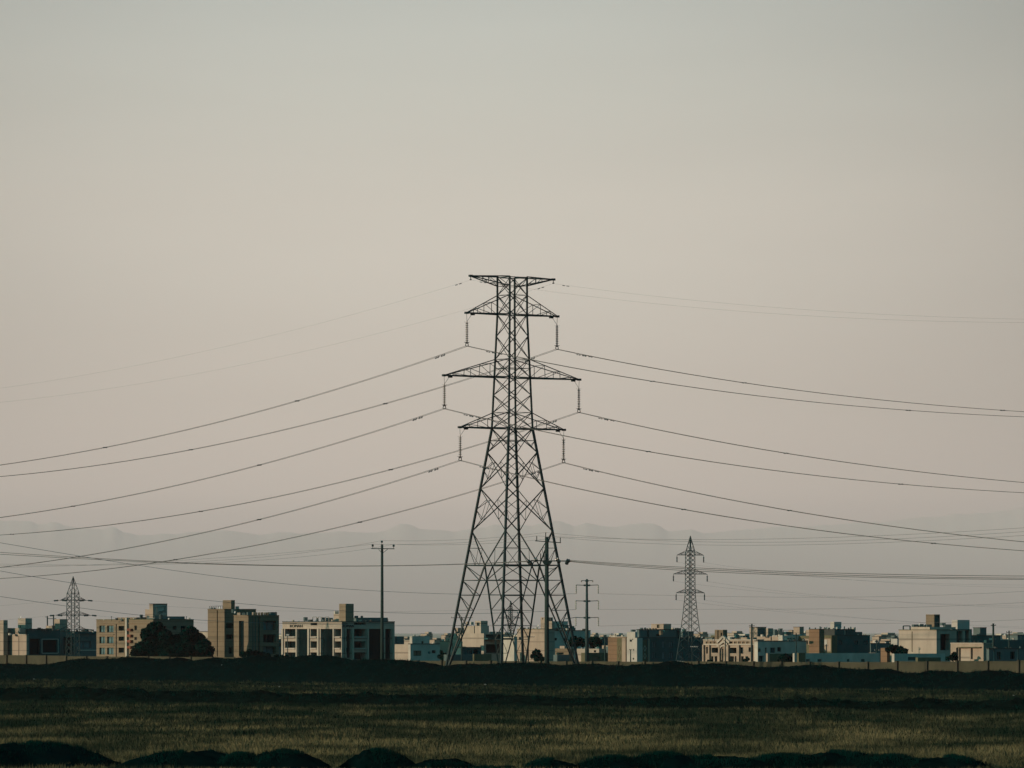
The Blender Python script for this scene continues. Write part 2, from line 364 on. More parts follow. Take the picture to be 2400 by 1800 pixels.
# dry grass: tufts of thin blades over the visible field
def grass(n, name):
    rng = np.random.default_rng(5)
    # even over the picture rows: more tufts per square metre near, fewer far away
    v = rng.uniform(1640, 1835, n); far = rng.uniform(1590, 1650, n//4); v = np.concatenate([v, far])
    D = CH*FOC/(v-V0); u = rng.uniform(-90, 2490, len(v)); x = (u-1200)/FOC*D; y = D
    keep = D > 235; x = x[keep]; y = y[keep]; nT = len(x)
    clump = np.array([noise.noise(Vector((a*.22, b*.085, 2.0))) for a, b in zip(x, y)])
    nb = 5
    X0 = np.repeat(x, nb)+rng.normal(0, .10, nT*nb); Y0 = np.repeat(y, nb)+rng.normal(0, .16, nT*nb)
    hgt = np.repeat(.20+.16*np.clip(clump+.3, 0, 1), nb)*rng.uniform(.55, 1.35, nT*nb)
    az = rng.uniform(0, 2*np.pi, nT*nb); wd = rng.uniform(.018, .04, nT*nb)*np.clip(Y0/330, .9, 1.8)
    lean = rng.normal(0, .30, (nT*nb, 2))*hgt[:, None]
    ca, sa = np.cos(az)*wd, np.sin(az)*wd
    V = np.zeros((nT*nb, 3, 3))
    V[:, 0] = np.stack([X0-ca, Y0-sa, np.zeros_like(X0)], 1); V[:, 1] = np.stack([X0+ca, Y0+sa, np.zeros_like(X0)], 1)
    V[:, 2] = np.stack([X0+lean[:, 0], Y0+lean[:, 1], hgt], 1)
    me = bpy.data.meshes.new(name); N = nT*nb
    me.vertices.add(N*3); me.vertices.foreach_set('co', V.reshape(-1))
    me.loops.add(N*3); me.loops.foreach_set('vertex_index', np.arange(N*3, dtype=np.int32))
    me.polygons.add(N); me.polygons.foreach_set('loop_start', np.arange(0, N*3, 3, dtype=np.int32))
    me.update(calc_edges=True); me.materials.append(MAT['grass'])
    o = bpy.data.objects.new(name, me); COL.objects.link(o); tag(o, kind='stuff')
grass(62000, 'dry_grass')

# thin dark weeds rooted on the heaps and banks
def weeds(name):
    rng = np.random.default_rng(8); P0 = []; H = []
    for pts, n, h in WEED:
        pts = pts[pts[:, 2] > min(.25, pts[:, 2].max()*.4)]
        # patchy cover: keep the spots where the growth noise is high
        pick = pts[rng.integers(0, len(pts), n*2)]+rng.normal(0, .10, (n*2, 3))*np.array([1, 1, 0])
        g = np.array([noise.noise(Vector((p[0]*.6, p[1]*.4, 7.0))) for p in pick]); pick = pick[g > -.05][:n]
        P0.append(np.repeat(pick, 3, 0)); H.append(np.full(len(pick)*3, h))
    p = np.concatenate(P0); h = np.concatenate(H); N = len(p)
    p = p+rng.normal(0, .05, (N, 3))*np.array([1, 1, 0]); p[:, 2] -= .04
    h = h*rng.uniform(.4, 1.5, N); az = rng.uniform(0, 2*np.pi, N); wd = h*.11
    V = np.zeros((N, 3, 3)); V[:, 0] = p; V[:, 1] = p; V[:, 2] = p
    V[:, 0, 0] -= np.cos(az)*wd; V[:, 0, 1] -= np.sin(az)*wd; V[:, 1, 0] += np.cos(az)*wd; V[:, 1, 1] += np.sin(az)*wd
    V[:, 2, :2] += rng.normal(0, .35, (N, 2))*h[:, None]; V[:, 2, 2] += h
    me = bpy.data.meshes.new(name); me.vertices.add(N*3); me.vertices.foreach_set('co', V.reshape(-1))
    me.loops.add(N*3); me.loops.foreach_set('vertex_index', np.arange(N*3, dtype=np.int32))
    me.polygons.add(N); me.polygons.foreach_set('loop_start', np.arange(0, N*3, 3, dtype=np.int32)); me.update(calc_edges=True); me.materials.append(MAT['leaf'])
    o = bpy.data.objects.new(name, me); COL.objects.link(o); tag(o, kind='stuff')
weeds('weeds')

# ------------------------------------------------------------------ the big lattice pylon
TH = math.radians(35.5)
AX = Vector((math.cos(TH), math.sin(TH), 0)); BX = Vector((-math.sin(TH), math.cos(TH), 0))
PD = 760.0; PB = Vector((X(1200.5, PD), PD, 0))
def L3(x, y, z, base=PB): return base+AX*x+BX*y+Vector((0, 0, z))
CORN = ((-1, -1), (1, -1), (1, 1), (-1, 1))
def hs(z):
    if z <= 33.58: return 6.58-(6.58-1.95)*z/33.58
    if z <= 48.8: return 1.95-(1.95-1.42)*(z-33.58)/(48.8-33.58)
    return 1.42
def corner(i, z): h = hs(z); return L3(CORN[i][0]*h, CORN[i][1]*h, z)
def facemid(i, z): return (corner(i, z)+corner((i+1) % 4, z))/2
def lerp(a, b, t): return a+(b-a)*t

pyl = thing('transmission_tower', 'tall dark steel lattice pylon with four tiers of arms in the middle of the field', 'pylon', PB)
for i in range(4):
    m = MB(); zs = [-.2, 33.58, 48.8, 53.84]
    for a, b in zip(zs, zs[1:]): m.angle(corner(i, a), corner(i, b), .26 if a < 33 else .20, .05)
    m.box(corner(i, 0)+Vector((0, 0, .3)), .8, .8, .6)
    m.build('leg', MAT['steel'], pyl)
br = MB(); W1, W2, W3 = .12, .095, .062
def xpanel(z0, z1, w=W2):
    for i in range(4):
        j = (i+1) % 4
        br.angle(corner(i, z0), corner(j, z1), w); br.angle(corner(j, z0), corner(i, z1), w)
def ring(z, w=W2):
    for i in range(4): br.angle(corner(i, z), corner((i+1) % 4, z), w)
for a, b in ((51.39, 53.7), (48.8, 51.39), (45.9, 48.8), (42.84, 45.9), (40.4, 42.84), (38.05, 40.4), (35.7, 38.05), (33.58, 35.7), (30.4, 33.58)): xpanel(a, b, W2 if b > 34 else .12)
for z in (53.75, 48.8, 40.4, 33.58): ring(z, W1)
for z in (52.6, 51.39, 42.84, 35.7): ring(z, W3)
# horizontal plan bracing at the diaphragm levels
for z in (31.95, 41.6):
    ring(z, W3)
    for i in range(4): br.angle(facemid(i, z), facemid((i+1) % 4, z), W3)
for i in range(4):
    j = (i+1) % 4
    for (p, q) in ((i, j), (j, i)):
        d0 = lerp(corner(p, 30.4), corner(q, 33.58), .26); br.angle(corner(p, 31.95), d0, W3)
for z0, zm, z1 in ((25.6, 28.0, 30.4), (19.9, 22.77, 25.6)):
    xpanel(z0, z1, .12)
    for i in range(4):
        j = (i+1) % 4
        for (p, q) in ((i, j), (j, i)):
            up_ = lerp(corner(p, z1), corner(q, z0), .26); dn = lerp(corner(p, z0), corner(q, z1), .26)
            br.angle(corner(p, zm), up_, W3); br.angle(corner(p, zm), dn, W3); br.angle(up_, dn, W3)
ZB, ZC = 15.3, 19.9
ring(ZB, .16); 
for i in range(4):
    j = (i+1) % 4; mid = facemid(i, ZB)
    for p in (i, j):
        br.angle(corner(p, ZC), mid, .13)
        h = lerp(corner(p, ZC), mid, .5); z = h.z
        br.angle(corner(p, z), h, W3); br.angle(corner(p, z), lerp(corner(p, ZB), mid, .5), W3)
        br.angle(h, lerp(corner(p, ZB), mid, .5), W3)
    h1 = lerp(corner(i, ZC), mid, .5); h2 = lerp(corner(j, ZC), mid, .5)
    br.angle(facemid(i, ZB), facemid((i+1) % 4, ZB), W3)
# splayed lower legs: two inner struts per leg from the middles of the belt, laced to the leg
LV = [15.3, 13.3, 11.3, 9.3, 7.27, 5.4, 3.6, 1.9, .4]
for i in range(4):
    st = []
    for mid in (facemid(i, ZB), facemid((i-1) % 4, ZB)):
        foot = corner(i, .2); st.append((mid, foot)); br.angle(mid, foot, .18)
    for k in range(1, len(LV)-1):
        z = LV[k]; pts = []
        for mid, foot in st:
            t = (ZB-z)/(ZB-.2); q = lerp(mid, foot, t); pts.append(q)
            br.angle(corner(i, z), q, W2 if k < 3 else W3)
            t2 = (ZB-LV[k+1])/(ZB-.2)
            br.angle(corner(i, z), lerp(mid, foot, t2), W2 if k < 5 else W3)
        br.angle(pts[0], pts[1], W3)
    for mid, foot in st: br.angle(corner(i, ZB), lerp(mid, foot, (ZB-LV[1])/(ZB-.2)), W2)
# belt-level lacing across each open face just below the belt
for i in range(4):
    a = lerp(facemid(i, ZB), corner(i, .2), (ZB-13.3)/(ZB-.2)); b = lerp(facemid(i, ZB), corner((i+1) % 4, .2), (ZB-13.3)/(ZB-.2))
    br.angle(a, b, W2)
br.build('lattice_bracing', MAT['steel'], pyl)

def arm(side, zl, zp, length, fr, top=False):
    """one tapering lattice cross-arm; side -1 points to the near left, +1 to the far right"""
    m = MB(); h = hs(zl); hp = hs(zp)
    tip = L3(side*length, 0, zl if not top else zp-.1)
    for y in (-1, 1):
        lo = L3(side*h, y*h, zl); hi = L3(side*hp, y*hp, zp); te = tip+BX*(y*.16)
        m.angle(lo, te, .16 if not top else .13); m.angle(hi, te, .12 if not top else .15)
        pb, pt = lo, hi
        for f in fr:
            b = lerp(lo, te, f); t = lerp(hi, te, f)
            m.angle(b, t, W3); m.angle(t, pb, W3+.01); pb, pt = b, t
    pl, ph = (L3(side*h, -h, zl), L3(side*h, h, zl)), None
    for n, f in enumerate(fr):
        a = lerp(L3(side*h, -h, zl), tip, f); b = lerp(L3(side*h, h, zl), tip, f)
        m.angle(a, b, W3); m.angle(pl[n % 2], (b, a)[n % 2], W3); pl = (a, b)
        a2 = lerp(L3(side*hp, -hp, zp), tip, f); b2 = lerp(L3(side*hp, hp, zp), tip, f); m.angle(a2, b2, W3)
    m.box(tip, .45, .4, .28, TH)
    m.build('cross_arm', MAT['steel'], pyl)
    return tip
ARMS = [(48.8, 51.39, 7.45, (.43, .76)), (40.4, 42.84, 11.09, (.30, .60, .87)), (33.58, 35.7, 8.54, (.44, .81))]
ATT = []
for side in (-1, 1):
    tip = arm(side, 52.6, 53.84, 6.78, (.33, .55), True)
    e = MB(); e.beam(tip, tip-Vector((0, 0, .5)), .07); e.box(tip-Vector((0, 0, .5)), .12, .3, .14, TH); e.build('earth_wire_clamp', MAT['steel'], pyl)
    ATT.append(('earth', side, tip-Vector((0, 0, .55))))
for n, (zl, zp, ln, fr) in enumerate(ARMS):
    for side in (-1, 1):
        tip = arm(side, zl, zp, ln, fr); inn = lerp(tip, L3(side*hs(zl), 0, zl), 1.0/(ln-hs(zl)))
        inb = MB(); inb.box(inn-Vector((0, 0, .14)), .5, .36, .3, TH); inb.build('hanger_bracket', MAT['steel'], pyl)
        top = tip-Vector((0, 0, 1.15))+AX*(-side*.06)
        m = MB(); m.tube([top, top-Vector((0, 0, 2.9))], .09, 6)
        for k in range(11):
            zc = top.z-.28-k*.245; c = Vector((top.x, top.y, zc))
            m.tube([c+Vector((0, 0, .05)), c-Vector((0, 0, .02)), c-Vector((0, 0, .05))], [.09, .24, .22], 10)
        ins = m.build('insulator_string', MAT['insul'], pyl)
        h = MB(); h.beam(tip, top, .035); h.beam(inn, top, .035); h.build('hanger_link', MAT['steel'], ins)
        bot = top-Vector((0, 0, 2.9)); y = MB()
        for sg in (-1, 1):                  # yoke plate with the two suspension clamps and arcing horns
            y.beam(bot+AX*(sg*.16), bot-Vector((0, 0, .34))+AX*(sg*.24), .07)
            y.beam(bot, bot+AX*(sg*.42)+Vector((0, 0, .16)), .045)
            ah = MB(); ah.beam(top-Vector((0, 0, .22)), top+AX*(sg*.40)-Vector((0, 0, .05)), .022); ah.build('arcing_horn', MAT['steel'], ins)
        y.beam(bot-AX*.22, bot+AX*.22, .09); y.beam(bot-Vector((0, 0, .34))-AX*.24, bot-Vector((0, 0, .34))+AX*.24, .06)
        y.build('yoke_plate', MAT['steel'], ins)
        ATT.append((n, side, bot-Vector((0, 0, .36))))

# ------------------------------------------------------------------ the pylon's conductors
SPAN = 340.0
EDGE = {(0, -1): (1090, 977), (0, 1): (1117, 965), (1, -1): (1213, 1155), (1, 1): (1254, 1131), (2, -1): (1330, 1291), (2, 1): (1356, 1270),
        ('earth', -1): (910, 756), ('earth', 1): (943, 748)}
LVL = {0: 'upper', 1: 'middle', 2: 'lower', 'earth': 'topmost'}
for key, side, A in ATT:
    vl, vr = EDGE[(key, side)]; res = []
    for dr, ue, ve in ((BX, 0, vl), (-BX, 2400, vr)):
        k = (ue-1200)/FOC; t = (k*A.y-A.x)/(dr.x-k*dr.y); Y = A.y+dr.y*t; ze = Z(ve, Y)
        a = (A.z-ze)/(t-t*t/SPAN); res.append((dr, a))
    def cpt(dr, a, t, off=0): return A+dr*t+AX*off+Vector((0, 0, -(a*t-a*t*t/SPAN)))
    sd = 'near left' if side < 0 else 'far right'
    if key == 'earth':
        m = MB()
        pts = [cpt(res[0][0], res[0][1], t) for t in np.linspace(SPAN, 0, 60)]+[cpt(res[1][0], res[1][1], t) for t in np.linspace(0, SPAN, 60)][1:]
        m.tube(pts, .007, 4)
        root = thing('earth_wire', f'thin earth wire on the {sd} tip of the topmost arm of the big pylon', 'wire', A, 'earth wires of the big pylon')
        m.build('wire', MAT['cable'], root)
        for dr, a in res:
            for t in (2.4, 3.3):
                q = MB(); q.tube([cpt(dr, a, t-.25)-Vector((0, 0, .08)), cpt(dr, a, t+.25)-Vector((0, 0, .08))], .05, 6); q.build('vibration_damper', MAT['insul'], root)
    else:
        root = thing('conductor_bundle', f'twin power cable at the {sd} end of the big pylon, {LVL[key]} insulator arm', 'power line', A, 'conductors of the big pylon')
        for off in (-.22, .22):
            m = MB()
            pts = [cpt(res[0][0], res[0][1], t, off) for t in np.linspace(SPAN, 0, 60)]+[cpt(res[1][0], res[1][1], t, off) for t in np.linspace(0, SPAN, 60)][1:]
            m.tube(pts, .027, 4); m.build('cable', MAT['cable'], root)
        for dr, a in res:
            for off in (-.22, .22):
                for t in ((5.2, 6.5) if off < 0 else (5.9, 7.3)):
                    q = MB()
                    for e in (-.27, .27): q.tube([cpt(dr, a, t+e-.13, off)-Vector((0, 0, .12)), cpt(dr, a, t+e+.13, off)-Vector((0, 0, .12))], .06, 6)
                    q.tube([cpt(dr, a, t-.3, off)-Vector((0, 0, .12)), cpt(dr, a, t+.3, off)-Vector((0, 0, .12))], .018, 4)
                    q.build('vibration_damper', MAT['insul'], root)
            for t in (41+key*4, 92+key*3, 150, 215, 280):
                q = MB(); q.tube([cpt(dr, a, t, -.3), cpt(dr, a, t, .3)], .04, 6)
                for off in (-.22, .22): q.tube([cpt(dr, a, t-.16, off), cpt(dr, a, t+.16, off)], .075, 6)
                q.build('spacer', MAT['insul'], root)

# ------------------------------------------------------------------ smaller towers and poles
def cable(label, pts, r, group, mat='cable', name='overhead_wire'):
    """a sagging wire through photo points (u, v, distance)"""
    Q = [P(*p) for p in pts]; n = len(Q); m = MB(); out_ = []
    tt = [0]
    for a, b in zip(Q, Q[1:]): tt.append(tt[-1]+(b-a).length)
    tt = [x/tt[-1] for x in tt]
    for s in np.linspace(0, 1, 70):
        p = Vector((0, 0, 0))
        for i in range(n):
            l = 1.0
            for j in range(n):
                if j != i: l *= (s-tt[j])/(tt[i]-tt[j])
            p += Q[i]*l
        out_.append(p)
    m.tube(out_, r, 4)
    return single(name, m, MAT[mat], tuple(Q[0]), label, 'wire', group)

def lattice_tower(label, u, D, vtop, vsh, levels, arms, ins, theta, mat='steel2', w=.085):
    """slim lattice tower: levels = (row, half width of the outer legs) from the shoulder down, arms = (row, peak row, half length)"""
    base = Vector((X(u, D), D, 0)); s = FOC/D
    ax = Vector((math.cos(theta), math.sin(theta), 0)); bx = Vector((-ax.y, ax.x, 0))
    root = thing('lattice_tower', label, 'pylon', base)
    zz = [Z(v, D) for v, _ in levels]; hh = [h/s/1.394 for _, h in levels]
    if zz[-1] > .05:
        k = (hh[-1]-hh[-2])/(zz[-1]-zz[-2]); hh.append(hh[-1]+k*(0-zz[-1])); zz.append(0)
    def half(z): return float(np.interp(z, zz[::-1], hh[::-1]))
    def cn(i, z): h = half(z); return base+ax*(CORN[i][0]*h)+bx*(CORN[i][1]*h)+Vector((0, 0, z))
    apex = base+Vector((0, 0, Z(vtop, D)))
    for i in range(4):
        m = MB(); 
        for a, b in zip(zz, zz[1:]): m.angle(cn(i, a), cn(i, b), w*1.5)
        m.angle(cn(i, zz[0]), apex, w*1.2); m.build('leg', MAT[mat], root)
    b_ = MB(); z = zz[0]
    while z > .3:
        h = max(half(z)*1.25, .55); z2 = max(z-h, 0)
        for i in range(4):
            j = (i+1) % 4
            b_.angle(cn(i, z), cn(j, z2), w*.62); b_.angle(cn(j, z), cn(i, z2), w*.62)
        z = z2
    for t in (.35, .7):
        for i in range(4): b_.angle(lerp(cn(i, zz[0]), apex, t), lerp(cn((i+1) % 4, zz[0]), apex, max(0, t-.35)), w*.6)
    for i in range(4): b_.angle(cn(i, zz[0]), cn((i+1) % 4, zz[0]), w)
    b_.build('lattice_bracing', MAT[mat], root)
    pk = MB(); pk.tube([apex-Vector((0, 0, .9)), apex+Vector((0, 0, .05))], [.17, .07], 6); pk.build('peak_cap', MAT[mat], root)
    tips = []
    for v, vp, hl in arms:
        z, zp = Z(v, D), Z(vp, D); ln = hl/s/abs(ax.x)
        for sg in (-1, 1):
            m = MB(); tip = base+ax*(sg*ln)+Vector((0, 0, z)); h, hp = half(z), half(zp)
            for y in (-1, 1):
                lo = base+ax*(sg*h)+bx*(y*h)+Vector((0, 0, z)); hi = base+ax*(sg*hp)+bx*(y*hp)+Vector((0, 0, zp))
                m.angle(lo, tip, w*1.05); m.angle(hi, tip, w*.75)
                m.angle(base+ax*(-sg*h)+bx*(y*h)+Vector((0, 0, z)), lo, w)
                for f in (.35, .68): m.angle(lerp(lo, tip, f), lerp(hi, tip, f), w*.5); m.angle(lerp(lo, tip, f-.34), lerp(hi, tip, f), w*.5)
            m.build('cross_arm', MAT[mat], root)
            if ins > 0:
                q = MB(); q.tube([tip, tip-Vector((0, 0, .25))], .03, 5)
                q.tube([tip-Vector((0, 0, .25+i*(ins-.25)/8)) for i in range(9)], [.05+.07*(i % 2) for i in range(9)], 8)
                q.build('insulator_string', MAT['insul'], root); tips.append((sg, tip-Vector((0, 0, ins))))
            else:
                for dd in (-1, 1):
                    q = MB(); e = tip+Vector((dd*.35, dd*-.25, -.02)); f = e+Vector((dd*.75, dd*-.5, -.06))
                    q.tube([tip, e], .035, 5); q.tube([lerp(e, f, i/6) for i in range(7)], [.09+.06*(i % 2) for i in range(7)], 8)
                    q.build('strain_insulator', MAT['insul'], root)
                    tips.append((sg, f))
    return root, tips, apex

rt, rtips, rapex = lattice_tower('slim lattice tower with three tiers of hanging insulators beside the arched villa', 1618, 900, 1256.5, 1289.6,
    [(1289.6, 9.5), (1301, 11), (1389.5, 11.6), (1440, 17), (1495, 24.5), (1550, 33)], [(1301, 1290, 32), (1345.5, 1335, 40.5), (1389.5, 1380, 34)], 1.15, TH, w=.078)
lt_, ltips, lapex = lattice_tower('slim lattice tower with horizontal strain insulators in front of the grey shops on the left', 171.5, 968, 1351.5, 1390,
    [(1390, 14.2), (1442, 15), (1535, 16.5)], [(1407, 1398, 29), (1442, 1433, 38), (1476, 1467, 31.5)], 0, TH, w=.085)
ft, ftips, fapex = lattice_tower('tiny far lattice tower seen through the legs of the big pylon', 1197, 1750, 1408, 1425,
    [(1425, 4), (1450, 5), (1520, 9)], [(1432, 1428, 16), (1449, 1444, 31), (1466, 1461, 20)], 1.0, TH, w=.11)

# tubular steel pole with hanging insulators
MPD = 880.0; ms = FOC/MPD; mbse = Vector((X(1375.5, MPD), MPD, 0))
mono = thing('tubular_pole', 'tapered tubular steel pole with three cross-arms and pale hanging insulators right of the big pylon', 'power pole', mbse)
m = MB(); zt = Z(1357, MPD); m.tube([mbse, mbse+Vector((0, 0, zt*.5)), mbse+Vector((0, 0, zt))], [.34, .25, .15], 12); m.build('shaft', MAT['steel2'], mono, smooth=True)
MT_TIPS = []
for v, ul, ur, ins in ((1360.5, 1363, 1389, .25), (1371, 1350.5, 1402, 1.35), (1408, 1349.5, 1402.5, 1.35), (1447, 1349.5, 1402.5, 1.35)):
    for ue in (ul, ur):
        c = mbse+Vector((0, 0, Z(v+1, MPD))); e = P(ue, v, MPD); m = MB()
        m.beam(c, lerp(c, e, .3), .22, .26); m.beam(lerp(c, e, .25), e, .10, .10); m.build('cross_arm', MAT['steel2'], mono)
        q = MB(); q.tube([e-Vector((0, 0, i*ins/10)) for i in range(11)], [.04+.09*(i % 2) for i in range(11)], 8)
        q.build('insulator_string', MAT['grey'], mono); MT_TIPS.append(e-Vector((0, 0, ins)))
m = MB(); m.tube([P(1349.5, 1447, MPD), P(1325, 1450.5, MPD-10)], .05, 5); m.build('side_bar', MAT['steel2'], mono)

# concrete distribution poles near the field
def conc_pole(label, u, D, vtop, r0, r1):
    b = Vector((X(u, D), D, 0)); root = thing('utility_pole', label, 'utility pole', b)
    m = MB(); zt = Z(vtop, D); m.tube([b, b+Vector((0, 0, zt*.5)), b+Vector((0, 0, zt))], [r0, (r0+r1)/2, r1], 12); m.build('shaft', MAT['concrete_pole'], root, smooth=True)
    return root, b
def pin_ins(root, p, h=.5, r=.15):
    m = MB(); m.tube([p, p+Vector((0, 0, h*.45))], .03, 5); m.build('insulator_pin', MAT['steel2'], root)
    q = MB(); a = p+Vector((0, 0, h*.4)); q.tube([a+Vector((0, 0, h*.6*i/5)) for i in range(6)], [.5*r, r, .85*r, r, .8*r, .3*r], 8); q.build('insulator', MAT['insul'], root)
    return a+Vector((0, 0, h*.6))
AD = 722.0; pa, ab = conc_pole('slim concrete pole with one cross-arm standing left of the big pylon', 895.5, AD, 1275.5, .235, .155)
m = MB(); a0, a1 = P(870, 1285.6, AD-.25), P(924.5, 1286.2, AD-.25); m.beam(a0, a1, .12, .10); m.build('cross_arm', MAT['steel'], pa)
for e in (887, 909):
    m = MB(); m.beam(P(e, 1287, AD-.28), P(896, 1297, AD-.22), .05); m.build('arm_brace', MAT['steel2'], pa)
ATOP = [pin_ins(pa, P(873.5, 1285, AD-.25), .52), pin_ins(pa, P(895, 1275.5, AD), .46), pin_ins(pa, P(922.6, 1285.5, AD-.25), .52)]

BD = 700.0; pb, bb = conc_pole('thick concrete pole with heavy strain clamps in front of the big pylon', 1281.5, BD, 1258.5, .305, .225)
m = MB(); m.beam(P(1254, 1267.5, BD-.3), P(1314.5, 1272, BD-.3), .11, .10); m.build('cross_arm', MAT['steel'], pb)
BTOP = []
for uu, va, vb in ((1258, 1268, 1256), (1279, 1262, 1248), (1313.3, 1272, 1260)):
    m = MB(); m.beam(P(uu, va, BD-.3), P(uu, vb, BD-.3), .075); m.build('pin', MAT['steel'], pb); BTOP.append(P(uu, vb, BD-.3))
m = MB(); m.beam(P(1244, 1314, BD-.35), P(1330, 1315, BD-.35), .13, .13); m.build('strain_arm', MAT['steel'], pb)
m = MB(); m.hexa([P(1269, 1313, BD-.45), P(1296, 1313.5, BD-.45), P(1296, 1313.5, BD+.3), P(1269, 1313, BD+.3), P(1275, 1323, BD-.45), P(1290, 1323, BD-.45), P(1290, 1323, BD+.3), P(1275, 1323, BD+.3)])
m.build('mounting_collar', MAT['steel'], pb)
BSTR = []
for (ua, va), (uc_, vc) in (((1236.5, 1314), (1247, 1322)), ((1252, 1313.5), (1260, 1311)), ((1302, 1313), (1310, 1309)), ((1331, 1313), (1327, 1323.5)), ((1306, 1316), (1314, 1315.5)), ((1327.5, 1313.8), (1336, 1314.8))):
    m = MB(); a, b = P(ua, va, BD-.4), P(uc_, vc, BD-.4)
    m.tube([lerp(a, b, i/4) for i in range(5)], [.20, .26, .2, .25, .12], 8); m.build('strain_insulator', MAT['insul'], pb); BSTR.append(a)
for uu in (1267.3, 1275.2):
    m = MB(); m.beam(P(uu, 1313, BD-.35), P(uu, 1297, BD-.35), .085); m.build('surge_rod', MAT['insul'], pb)
m = MB(); m.beam(P(1283, 1333, BD-.28), P(1304, 1333.4, BD-.28), .07); m.build('side_bar', MAT['steel2'], pb)

# the dark line running through the thick pole
GA = 'wires strung from the thick concrete pole'
cable('dark slack wire running left from the thick concrete pole, upper of its pair', [(-420, 1268, 900), (0, 1294.5, 830), (500, 1321, 770), (1236, 1315, BD)], .036, GA)
cable('dark slack wire running left from the thick concrete pole, lower of its pair', [(-420, 1281, 880), (0, 1299, 815), (500, 1322.5, 760), (1238, 1316, BD)], .036, GA)
cable('dark slack wire running right from the thick concrete pole, upper of three', [(1334, 1313, BD), (1800, 1338, 665), (2400, 1350, 625), (2900, 1345, 590)], .033, GA)
cable('dark slack wire running right from the thick concrete pole, middle of three', [(1334, 1315, BD), (1800, 1342, 660), (2400, 1355, 618), (2900, 1352, 585)], .033, GA)
cable('dark slack wire running right from the thick concrete pole, lowest of three', [(1334, 1316, BD), (1800, 1346, 655), (2400, 1358, 612), (2900, 1357, 578)], .033, GA)
GB = 'faint wires linking the two concrete poles'
for n, (a, b) in enumerate(zip(ATOP, BTOP)):
    w_ = ('left', 'middle', 'right')[n]
    ua, va = 1200+a.x/a.y*FOC, V0-(a.z-CH)/a.y*FOC; ub, vb = 1200+b.x/b.y*FOC, V0-(b.z-CH)/b.y*FOC
    cable(f'faint wire sagging left from the {w_} insulator of the slim concrete pole', [(ua, va, a.y), (560, 1304+n*6, 765), (0, 1330-n*4, 830), (-420, 1318, 890)], .013, GB)
    cable(f'faint wire from the {w_} insulator of the slim pole to the thick pole top', [(ua, va, a.y), ((ua+ub)/2, (va+vb)/2+7, (a.y+b.y)/2), (ub, vb, b.y)], .013, GB)
    cable(f'faint wire running right from the {w_} top pin of the thick concrete pole', [(ub, vb, b.y), (1750, 1264+n*7, 665), (2400, 1237+n*9, 620), (2900, 1196+n*12, 585)], .014, GB)
GC = 'long wires of the tubular pole'
def puv(p): return (1200+p.x/p.y*FOC, V0-(p.z-CH)/p.y*FOC, p.y)
LB = [((0, 1272, 620), (400, 1336, 700), (900, 1386, 800)), ((0, 1338, 640), (300, 1385, 710), (640, 1421, 770)), ((0, 1398, 660), (160, 1421, 690), (330, 1442, 730))]
for n in range(3):
    tp = MT_TIPS[2+2*n]; nm = ('upper', 'middle', 'lower')[n]
    cable(f'thin wire sloping in from the left edge to the {nm} arm of the tubular pole', [LB[n][0], LB[n][1], LB[n][2], puv(tp)], .022, GC)
    tq = MT_TIPS[3+2*n]
    cable(f'thin wire leaving the {nm} arm of the tubular pole towards the right', [puv(tq), (1700, (1398, 1428, 1462)[n], 860), (2400, (1386, 1412, 1452)[n], 800), (2700, (1366, 1390, 1430)[n], 780)], .014, GC)
GD_ = 'wires of the slim lattice towers'
for n, (sg, p) in enumerate(rtips):
    u_, v_, d_ = puv(p); lv = ('upper', 'middle', 'lower')[n//2]; s_ = 'left' if sg < 0 else 'right'
    cable(f'hair-thin wire from the {s_} end of the {lv} arm of the tower beside the villa', [(u_, v_, d_), (u_+420, v_+42+4*(n % 2), d_+90), (u_+1150, v_+48+6*n, d_+230)], .008, GD_)
for n in (0, 3, 4, 7):
    sg, p = ltips[n]; u_, v_, d_ = puv(p); s_ = 'left' if n % 2 == 0 else 'right'; lv = 'upper' if n < 4 else 'middle'
    cable(f'hair-thin wire from the {s_} insulator on the {lv} arm of the grey shops tower', [(u_, v_, d_), (u_+(-300 if n % 2 == 0 else 380), v_+22, d_+60), (u_+(-700 if n % 2 == 0 else 1000), v_+18, d_+150)], .009, GD_)

# small street poles of the town
def town_pole(label, u, vt, D, r=.12, arms=((4, 8),), lamp=False):
    b = Vector((X(u, D), D, 0)); root = thing('street_pole', label, 'utility pole', b, 'street poles of the town')
    m = MB(); m.tube([b, b+Vector((0, 0, Z(vt, D)))], [r*1.25, r*.8], 8); m.build('shaft', MAT['concrete_pole'], root, smooth=True)
    for dv, hw in arms:
        m = MB(); m.beam(P(u-hw, vt+dv, D-.14), P(u+hw, vt+dv-.3, D-.14), .09); m.build('cross_arm', MAT['steel'], root)
        for e in (-hw+1, hw-1):
            q = MB(); q.tube([P(u+e, vt+dv-.4, D-.14), P(u+e, vt+dv-2.6, D-.14)], [.07, .05], 6); q.build('insulator', MAT['insul'], root)
town_pole('grey street pole in front of the big dark tree', 386, 1481, 935, .10, ((3, 5),))
town_pole('stubby street pole with a tilted cross-arm behind the left leg of the big pylon', 1082, 1446, 900, .10, ((2, 25),))
town_pole('street pole behind the right feet of the big pylon before the cream block', 1238, 1490, 890, .10, ((3, 15),))
town_pole('street pole with a wide cross-arm between the tubular pole and the orange houses', 1418, 1488, 870, .13, ((5, 13),))
town_pole('thin dark street pole in front of the arch of the villa', 1700, 1496, 855, .09, ())
town_pole('tall dark street pole at the right end of the villa', 1762, 1462, 850, .14, ((5, 7),))
town_pole('street pole right of the small round tree', 1866, 1484, 845, .10, ((4, 5),))
town_pole('short street pole before the brown brick house', 1937, 1510, 840, .09, ((4, 4),))
